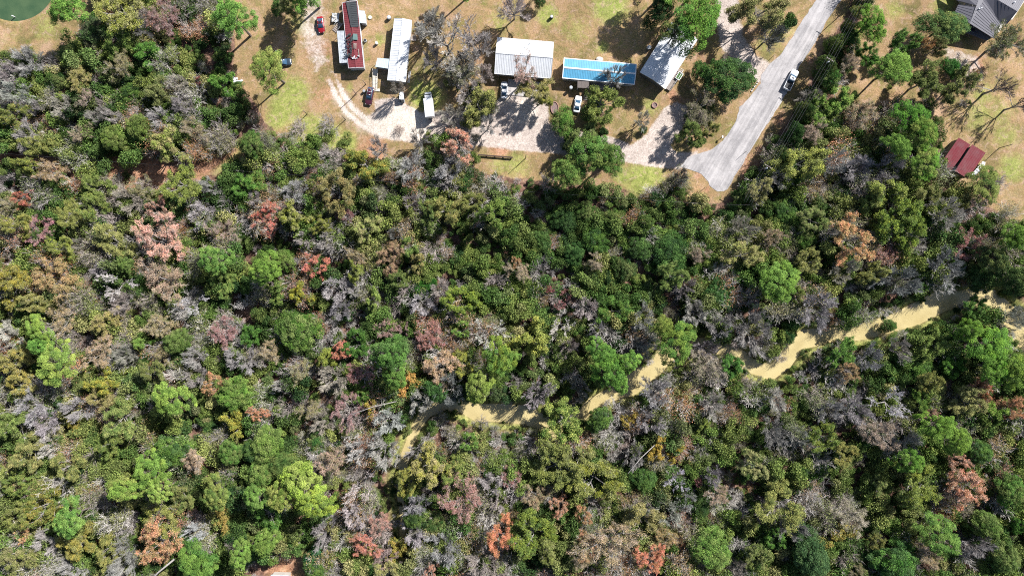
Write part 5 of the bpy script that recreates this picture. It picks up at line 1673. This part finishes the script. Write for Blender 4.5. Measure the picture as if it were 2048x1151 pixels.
# islands of brush the photo shows inside the open ground (pixels x, y, radius, letter)
ISL = [(1700, 60, 22, 'd'), (1690, 110, 26, 'g'), (1655, 170, 24, 'd'), (1640, 205, 22, 'd'), (1610, 235, 20, 'd'), (1585, 275, 18, 'd'), (1552, 318, 14, 'd'), (1790, 170, 20, 'm'), (1880, 150, 26, 'd'), (1925, 190, 22, 'd'), (1835, 250, 36, 'd'), (1840, 300, 30, 'm'),
       (2015, 90, 36, 'd'), (950, 215, 34, 'o'), (925, 160, 40, 'b'), (1190, 215, 34, 'g'), (1180, 300, 60, 'g'), (1450, 160, 40, 'd'), (1390, 240, 40, 'm'), (1100, 345, 26, 'b'), (1350, 370, 26, 'b'), (900, 300, 60, 'b'), (780, 312, 30, 'b'), (1550, 40, 26, 'b'), (1520, 10, 30, 'm'), (480, 260, 30, 'k'), (90, 150, 20, 'm'), (1330, 395, 30, 'g'), (660, 310, 60, 'b'), (600, 300, 50, 'b'), (1985, 360, 20, 'g')]
isl = np.zeros(X.shape, int)
for n, (ix, iy, ir, c) in enumerate(ISL):
    isl[(np.hypot(PXu - ix, PYu - iy) < ir * rng.uniform(.7, 1.1, X.shape)) & (poly_sd(PXu, PYu, ROAD) < -8) & (rng.uniform(0, 1, X.shape) < .42)] = n + 1
ok |= isl > 0
X, Y, PXu, PYu, cd, isl = X[ok], Y[ok], PXu[ok], PYu[ok], cd[ok], isl[ok]
cxi = np.clip((PXu + rng.normal(size=X.shape) * 16) // 64, 0, 31).astype(int); cyi = np.clip((PYu + rng.normal(size=X.shape) * 16) // 64, 0, 17).astype(int)
pts_, src_, rot_, scl_, tin_, t2_ = [], [], [], [], [], []
gzs = ground_z(PXu, PYu)
for i in range(len(X)):
    L = ISL[isl[i] - 1][3] if isl[i] else GRID[cyi[i]][cxi[i]]
    if L == '.': L = 'd' if rng.uniform() < .5 else 'm'
    if L == 'k' and rng.uniform() < .45: continue
    if rng.uniform() < .2: continue
    k = rng.choice(6, p=np.array(MIX[L]) / sum(MIX[L]))
    big = rng.uniform() ** 2.2
    h = .6 + 1.5 * big
    if L == 'k': h *= .6
    elif L == 'd': h *= .74
    if cd[i] < 20: h *= .5
    if isl[i]: h *= .8
    sc = (h * rng.uniform(.8, 1.1), h * rng.uniform(.8, 1.1), h * rng.uniform(.9, 1.5))
    rz = rng.uniform(0, 6.28)
    def put(s, t):
        f = rng.uniform(.8, 1.25); t = mute(t, .96, .82 if s in (3, 4, 5, 6, 8) else 1.0); pts_.append((X[i], Y[i], gzs[i] - .05)); src_.append(s); rot_.append((rng.normal() * .1, rng.normal() * .1, rz)); scl_.append(sc); tin_.append(tuple(min(1, c * f) for c in t)); q_ = TN[('gg', 'ol', 'tn', 'dg')[int(rng.integers(0, 4))]][0]; t2_.append(tuple(.5 * min(1, c * f) + .5 * z for c, z in zip(t, q_)))
    pick = lambda n: TN[n][rng.integers(0, len(TN[n]))]
    if k == 0: put(int(rng.integers(0, 3)), pick('dg'))
    elif k == 1: put(int(rng.integers(0, 3)), pick('gg'))
    elif k == 2: put(int(rng.integers(0, 3)), pick('ol'))
    elif k == 4: put(3 + int(rng.integers(0, 3)), pick('tw'))
    else:
        j = int(rng.integers(0, 2)); put(6 + 2 * j, pick('tw')); f = pick('ru') if k == 3 else pick('tn')
        put(7 + 2 * j, f)
n = len(pts_); print('undergrowth plants', n)
me = bpy.data.meshes.new('undergrowth'); me.vertices.add(n); me.vertices.foreach_set('co', np.array(pts_, np.float32).ravel())
for nm, ty, dat, f in (('src', 'INT', src_, 'value'), ('rot', 'FLOAT_VECTOR', rot_, 'vector'), ('scl', 'FLOAT_VECTOR', scl_, 'vector'), ('tint', 'FLOAT_VECTOR', tin_, 'vector'), ('tint2', 'FLOAT_VECTOR', t2_, 'vector')):
    a = me.attributes.new(nm, ty, 'POINT'); a.data.foreach_set(f, np.array(dat, np.int32 if ty == 'INT' else np.float32).ravel())
ug = bpy.data.objects.new('undergrowth', me); col.objects.link(ug); tag(ug, 'tangle of low brush filling the wood between the trees', 'undergrowth', kind='stuff')
ng = bpy.data.node_groups.new('scatter', 'GeometryNodeTree')
ng.interface.new_socket('Geometry', in_out='INPUT', socket_type='NodeSocketGeometry'); ng.interface.new_socket('Geometry', in_out='OUTPUT', socket_type='NodeSocketGeometry')
N, L = ng.nodes, ng.links
gi, go = N.new('NodeGroupInput'), N.new('NodeGroupOutput'); J = N.new('GeometryNodeJoinGeometry')
m2p = N.new('GeometryNodeMeshToPoints'); L.new(gi.outputs[0], m2p.inputs[0])
def nattr(nm, ty):
    a = N.new('GeometryNodeInputNamedAttribute'); a.data_type = ty; a.inputs[0].default_value = nm; return a.outputs[0]
for s, so in enumerate(SRC):
    oi = N.new('GeometryNodeObjectInfo'); oi.inputs[0].default_value = so; oi.inputs['As Instance'].default_value = False; oi.transform_space = 'ORIGINAL'
    cmp_ = N.new('FunctionNodeCompare'); cmp_.data_type = 'INT'; cmp_.operation = 'EQUAL'
    L.new(nattr('src', 'INT'), cmp_.inputs[2]); cmp_.inputs[3].default_value = s
    io = N.new('GeometryNodeInstanceOnPoints'); L.new(m2p.outputs[0], io.inputs['Points']); L.new(cmp_.outputs[0], io.inputs['Selection']); L.new(oi.outputs['Geometry'], io.inputs['Instance'])
    er = N.new('FunctionNodeEulerToRotation'); L.new(nattr('rot', 'FLOAT_VECTOR'), er.inputs[0]); L.new(er.outputs[0], io.inputs['Rotation']); L.new(nattr('scl', 'FLOAT_VECTOR'), io.inputs['Scale'])
    L.new(io.outputs[0], J.inputs[0])
L.new(J.outputs[0], go.inputs[0])
md = ug.modifiers.new('scatter', 'NODES'); md.node_group = ng

# ------------------------------------------------------------------ poles, wires and yard things
def pole(px, py, h, label, arm=False, transformer=False, r=.14, cat='utility pole', lean_top=True, ang=0.0):
    """px,py: foot in photo pixels"""
    b = W(px, py); root = empty('utility_pole', (b.x, b.y, 0), ang, label, cat)
    m = MB(); m.tube([(0, 0, -.1), (0, 0, h)], [r, r * .6], 8); m.build('pole', M['pole'], root)
    if arm:
        m = MB(); m.box((0, 0, h - .5), (2.2, .12, .14)); m.build('crossarm', M['wood'], root)
        for x in (-1, -.35, .45, 1): m = MB(); m.tube([(x, 0, h - .43), (x, 0, h - .15)], [.07, .045], 8); m.build('insulator', M['white'], root)
    if transformer: m = MB(); m.tube([(.0, -.38, h - 2.0), (.0, -.38, h - 1.0)], .24, 12); m.build('transformer', M['metal'], root)
    return root, h
def foot(px, py, h):      # foot pixel of a pole whose TOP is seen at px,py
    p = W(px, py, h); return (p.x / MPP + 1024, 575.5 - p.y / MPP)
ra = math.atan2(W(1662, 118).y - W(1535, 330).y, W(1662, 118).x - W(1535, 330).x) - R(90)
tops = []
for (x, y, h, lb, tr) in ((1742, -22, 10.5, 'roadside utility pole at the very top of the photo', False), (1662, 118, 10.5, 'utility pole with crossarm and transformer beside the moving pickup', True), (1538, 332, 10.5, 'utility pole with pale fittings right of the lower road end', True)):
    fx, fy = foot(x, y, h); pole(fx, fy, h, lb, True, tr, ang=ra); tops.append(W(x, y, h))
def wire(name, a, b, sag, label, offs=(0, 0), r=.028, seg=12):
    m = MB(); pts = []
    for k in range(seg + 1):
        t = k / seg; p = a.lerp(b, t); p.z -= sag * 4 * t * (1 - t); pts.append((p.x + offs[0], p.y + offs[1], p.z))
    m.tube(pts, r, 4, smooth=True); return m
dirn = Vector((math.cos(ra), math.sin(ra), 0))
for wi, (off, lb) in enumerate(((-1.0, 'left hand power cable along the road poles'), (-.35, 'inner left power cable along the road poles'), (.45, 'inner right power cable along the road poles'), (1.0, 'right hand power cable along the road poles'))):
    pp = [t + dirn * off + Vector((0, 0, -.15)) for t in tops]; d = (pp[2] - pp[1]); pp.append(pp[2] + d * .35)
    m = MB(); pts = []
    for a, b in zip(pp[:-1], pp[1:]):
        for k in range(10): t = k / 10; p = a.lerp(b, t); p.z -= .6 * 4 * t * (1 - t); pts.append(p)
    m.tube(pts + [pp[-1]], .022, 4); o = m.build('power_cable', M['wire']); tag(o, lb, 'cable', 'cables along the road poles')
for (tx, ty, h, lb, cat) in ((579.7, 76.5, 4.6, 'thin pole on the lawn left of the red car', 'pole'), (605.5, 220.5, 4.2, 'thin pole on the green lawn left of the wheel tracks', 'pole'), (684, 232, 4.0, 'short post at the lower side of the wheel track bend', 'post'), (704, 178, 5.2, 'thin pole above the wheel tracks, left of the maroon car', 'pole'), (725, 160, 4.2, 'timber pole between the maroon home and the maroon car', 'pole'),
                             (893, 178, 4.4, 'thin pole right of the box truck cab', 'pole'), (1390, 406, 8.5, 'pole topped with cables below the lower road end', 'utility pole'), (1052, 309, 5.5, 'thin pole at the lower edge of the gravel drive', 'pole'), (1268, 262, 6.5, 'pole beside the gravel drive below the blue roofed home', 'pole'), (2025, 288.5, 5.2, 'tall thin pole right of the twin red sheds', 'pole'), (1112, 262, 5.0, 'pole half hidden beside the gravel pine', 'pole')):
    fx, fy = foot(tx, ty, h); root, _ = pole(fx, fy, h, lb, r=.11, cat=cat)
    if h == 8.5:
        m = MB(); m.box((0, 0, h - .4), (1.4, .1, .12)); m.build('crossarm', M['wood'], root)
T8 = W(1390, 406, 8.4)
for (a, b, lb) in ((W(-30, 304, 7.5), W(690, 357, 7.5), 'thin cable crossing the reddish clearing at the left'), (W(690, 357, 7.5), T8, 'thin cable crossing the wood to the pole below the road end'), (T8, W(1500, 410, 8), 'short cable running right from the pole below the road end')):
    o = wire('c', a, b, .5, lb, r=.022).build('power_cable', M['wire']); tag(o, lb, 'cable')
    if lb.startswith('thin cable crossing the r'): o.visible_shadow = True
PLX, PLY = foot(690, 357, 7.5); pole(PLX, PLY, 7.6, 'cable pole hidden among trees above the flaming orange oak', r=.11)

def thing_simple(name, cat, px, py, label, parts, rz=0.0):
    b = W(px, py); root = empty(name, (b.x, b.y, 0), rz, label, cat)
    for pn, mt, fn in parts:
        m = MB(); fn(m); m.build(pn, M[mt], root)
    return root
def ring_of(m, rx, ry, n, z=.12, s=.3, arc=(0, 360)):
    for k in range(n):
        t = R(arc[0] + (arc[1] - arc[0]) * k / n); m.box((rx * math.cos(t), ry * math.sin(t), z), (s, s * .7, z * 2), t + R(90), .04)
thing_simple('fire_ring', 'fire pit', 1309, 210.5, 'round brick fire ring below the slanting white home', [('brick_ring', 'brick', lambda m: ring_of(m, .68, .68, 18, .14)), ('ash_bed', 'ash', lambda m: m.tube([(0, 0, 0), (0, 0, .07)], .58, 20, smooth=False))])
thing_simple('garden_border', 'garden border', 1109, 216, 'oval brick bordered bed between the two white cars', [('brick_border', 'brick', lambda m: ring_of(m, .95, 1.55, 30, .12)), ('soil', 'ash', lambda m: m.prism([(.85 * math.cos(R(a)), 1.45 * math.sin(R(a))) for a in range(0, 360, 18)], 0, .06))])
thing_simple('timber_rail', 'rail', 990.5, 313, 'long low brown timber rail on the grass below the gravel drive', [('rail', 'rail', lambda m: m.box((0, 0, .55), (9.1, .34, .3))), ('post', 'rail', lambda m: [m.box((-4.3 + k * 2.15, 0, .2), (.2, .3, .4)) for k in range(5)])], -.08)
def barrel(px, py, lb, mt='white_dirty', r=.35, h=.95, lid='black'):
    thing_simple('barrel', 'barrel', px, py, lb, [('drum', mt, lambda m: m.tube([(0, 0, 0), (0, 0, .05), (0, 0, h * .5), (0, 0, h)], [r * .95, r, r * 1.04, r], 14)), ('lid', lid, lambda m: m.tube([(0, 0, h + .002), (0, 0, h + .05)], [r * .9, r * .8], 14, smooth=False))])
barrel(754, 88, 'white drum on the dry lawn between the two long homes', 'white', lid='white')
barrel(779, 37, 'dark drum with pale lid near the top left of the white ribbed home', 'metal', .5, 1.0, 'white_dirty')
barrel(1103, 36, 'dark lidded drum on a green grass patch above the broad white house', 'black', .42, 1.1, 'white_dirty')
barrel(554.5, 105, 'small white tank on the lawn above the leaning pine', 'white', .4, .8, 'white')
barrel(731, 82.5, 'small drum beside the right wall of the maroon home', 'white_dirty', .4, .8)
barrel(1141, 178.5, 'grey topped drum left of the blue home porch', 'metal', .42, 1.9, 'metal')
barrel(1297, 97, 'dim tank in pine shade left of the slanting white roof', 'metal', .55, 1.2, 'metal')
barrel(729, 183.5, 'grey drum left of the maroon car', 'metal', .35, .9, 'metal')
thing_simple('boulder', 'boulder', 1199, 119, 'pale slab leaning at the top wall of the blue roofed home', [('stone', 'stone', lambda m: m.loft([[(1.0 * math.cos(R(a)), .7 * math.sin(R(a)), 0) for a in range(0, 360, 40)], [(.9 * math.cos(R(a + 9)), .62 * math.sin(R(a)), .35) for a in range(0, 360, 40)], [(.5 * math.cos(R(a)), .35 * math.sin(R(a)), .5) for a in range(0, 360, 40)]], smooth=False))])
thing_simple('tree_stump', 'stump', 740.5, 35.5, 'pale round stump top right of the pale blue shed', [('stump', 'palewood', lambda m: m.tube([(0, 0, 0), (0, 0, .3)], [.55, .48], 12, smooth=False))])
def post_sign(px, py, h, lb, plate='white', size=(.5, .04, .4), rz=0.0, nm='mailbox'):
    thing_simple(nm, nm.replace('_', ' '), px, py, lb, [('post', 'wood', lambda m: m.box((0, 0, h / 2), (.1, .1, h))), ('box' if nm == 'mailbox' else 'plate', plate, lambda m: m.box((0, 0, h + size[2] / 2), size, 0, .03))], rz)
post_sign(1442, 276, 1.2, 'white mailbox at the road edge above the lower road end', size=(.35, .6, .35))
post_sign(1407, 377, 1.6, 'thin marker post on brown grass left of the lower road end', 'metal', (.1, .1, .2), nm='marker_post')
post_sign(1394, 384, 1.4, 'second thin marker post on brown grass left of the lower road end', 'metal', (.1, .1, .2), nm='marker_post')
post_sign(1489, 305, 2.2, 'tall narrow road sign at the right road edge near its lower end', 'white_dirty', (.6, .05, .6), .7, 'road_sign')
post_sign(1545, 114, 1.5, 'short sign post at the corner of the side drive and the road', 'metal', (.4, .05, .3), .7, 'road_sign')
rk_ = random.Random(8)
for k, (x, y) in enumerate(((1515.5, 164), (1513, 168), (1510.5, 171.5), (1508, 174), (1505, 178.5), (1503, 182))):
    lb = ['first and topmost', 'second', 'third', 'fourth', 'fifth', 'sixth and lowest'][k] + ' white stone in the row edging the road beside the broad green tree'
    thing_simple('edging_stone', 'stone', x, y, lb, [('stone', 'stone', lambda m: m.box((0, 0, .15), (.42 + .1 * (k % 2), .32, .3), rk_.uniform(0, 3), .08))])
thing_simple('dock_post', 'post', 27, 33, 'white post standing at the pond edge', [('post', 'white', lambda m: m.tube([(0, 0, -.9), (0, 0, .6)], .13, 8))])
# white rubble heap by the wood: each pale lump is its own stone
for k, (x, y, lb) in enumerate(((459, 152, 'white rubble block, topmost of the heap by the dark wood'), (463, 155, 'second white rubble block from the top of the heap'), (470, 160, 'white rubble block in the middle of the heap'), (471, 165, 'white rubble block lowest on the left of the heap'), (480, 164, 'grey white rubble block at the right of the heap'), (468, 172, 'white rubble block at the very bottom of the heap'))):
    thing_simple('rubble_block', 'rubble', x, y, lb, [('block', 'white', lambda m: (m.box((0, 0, .3), (.9, .6, .6), rk_.uniform(0, 3), .12), m.box((.5, .3, .2), (.5, .5, .4), rk_.uniform(0, 3), .1)))])
# fallen trunks seen in gaps
for (x0, y0, x1, y1, rr_, lb) in ((0, 291, 40, 303, .16, 'pale fallen trunk entering from the left edge beside the clearing'), (140, 275, 205, 298, .15, 'pale fallen trunk above the reddish clearing'), (530, 289, 568, 300, .17, 'curved pale log at the lower left of the bright lawn'), (1452, 775, 1560, 790, .1, 'thin log across the bank below the creek corner'),
                                    (330, 1140, 380, 1092, .24, 'long pale leaning trunk left of the bottom pine'), (520, 1150, 535, 1130, .2, 'pale trunk pair beside the grey bottom shed'), (198, 1057, 230, 1060, .16, 'white broken branch on the forest floor, lower left'), (1243, 925, 1300, 880, .12, 'long pale dead limb left of the mustard yellow trees'), (718, 815, 800, 795, .12, 'bowed white limb above the first shaded creek bend')):
    a, b = W(x0, y0), W(x1, y1); up = 11.0 if 'leaning' in lb or 'limb' in lb or 'pair' in lb else .4
    m = MB(); mid = a.lerp(b, .5); dr = (b - a).normalized(); nrm = Vector((-dr.y, dr.x, 0))
    z0 = 6.0 if 'limb' in lb else 9.0 if 'leaning' in lb or 'pair' in lb else .3
    m.tube([(a.x, a.y, up), (mid.x + nrm.x * .35, mid.y + nrm.y * .35, (up + z0) / 2 + .2), (b.x, b.y, z0)], [rr_ * .6, rr_ * .85, rr_], 7)
    o = m.build('fallen_log', M['pale_bark']); tag(o, lb, 'log')
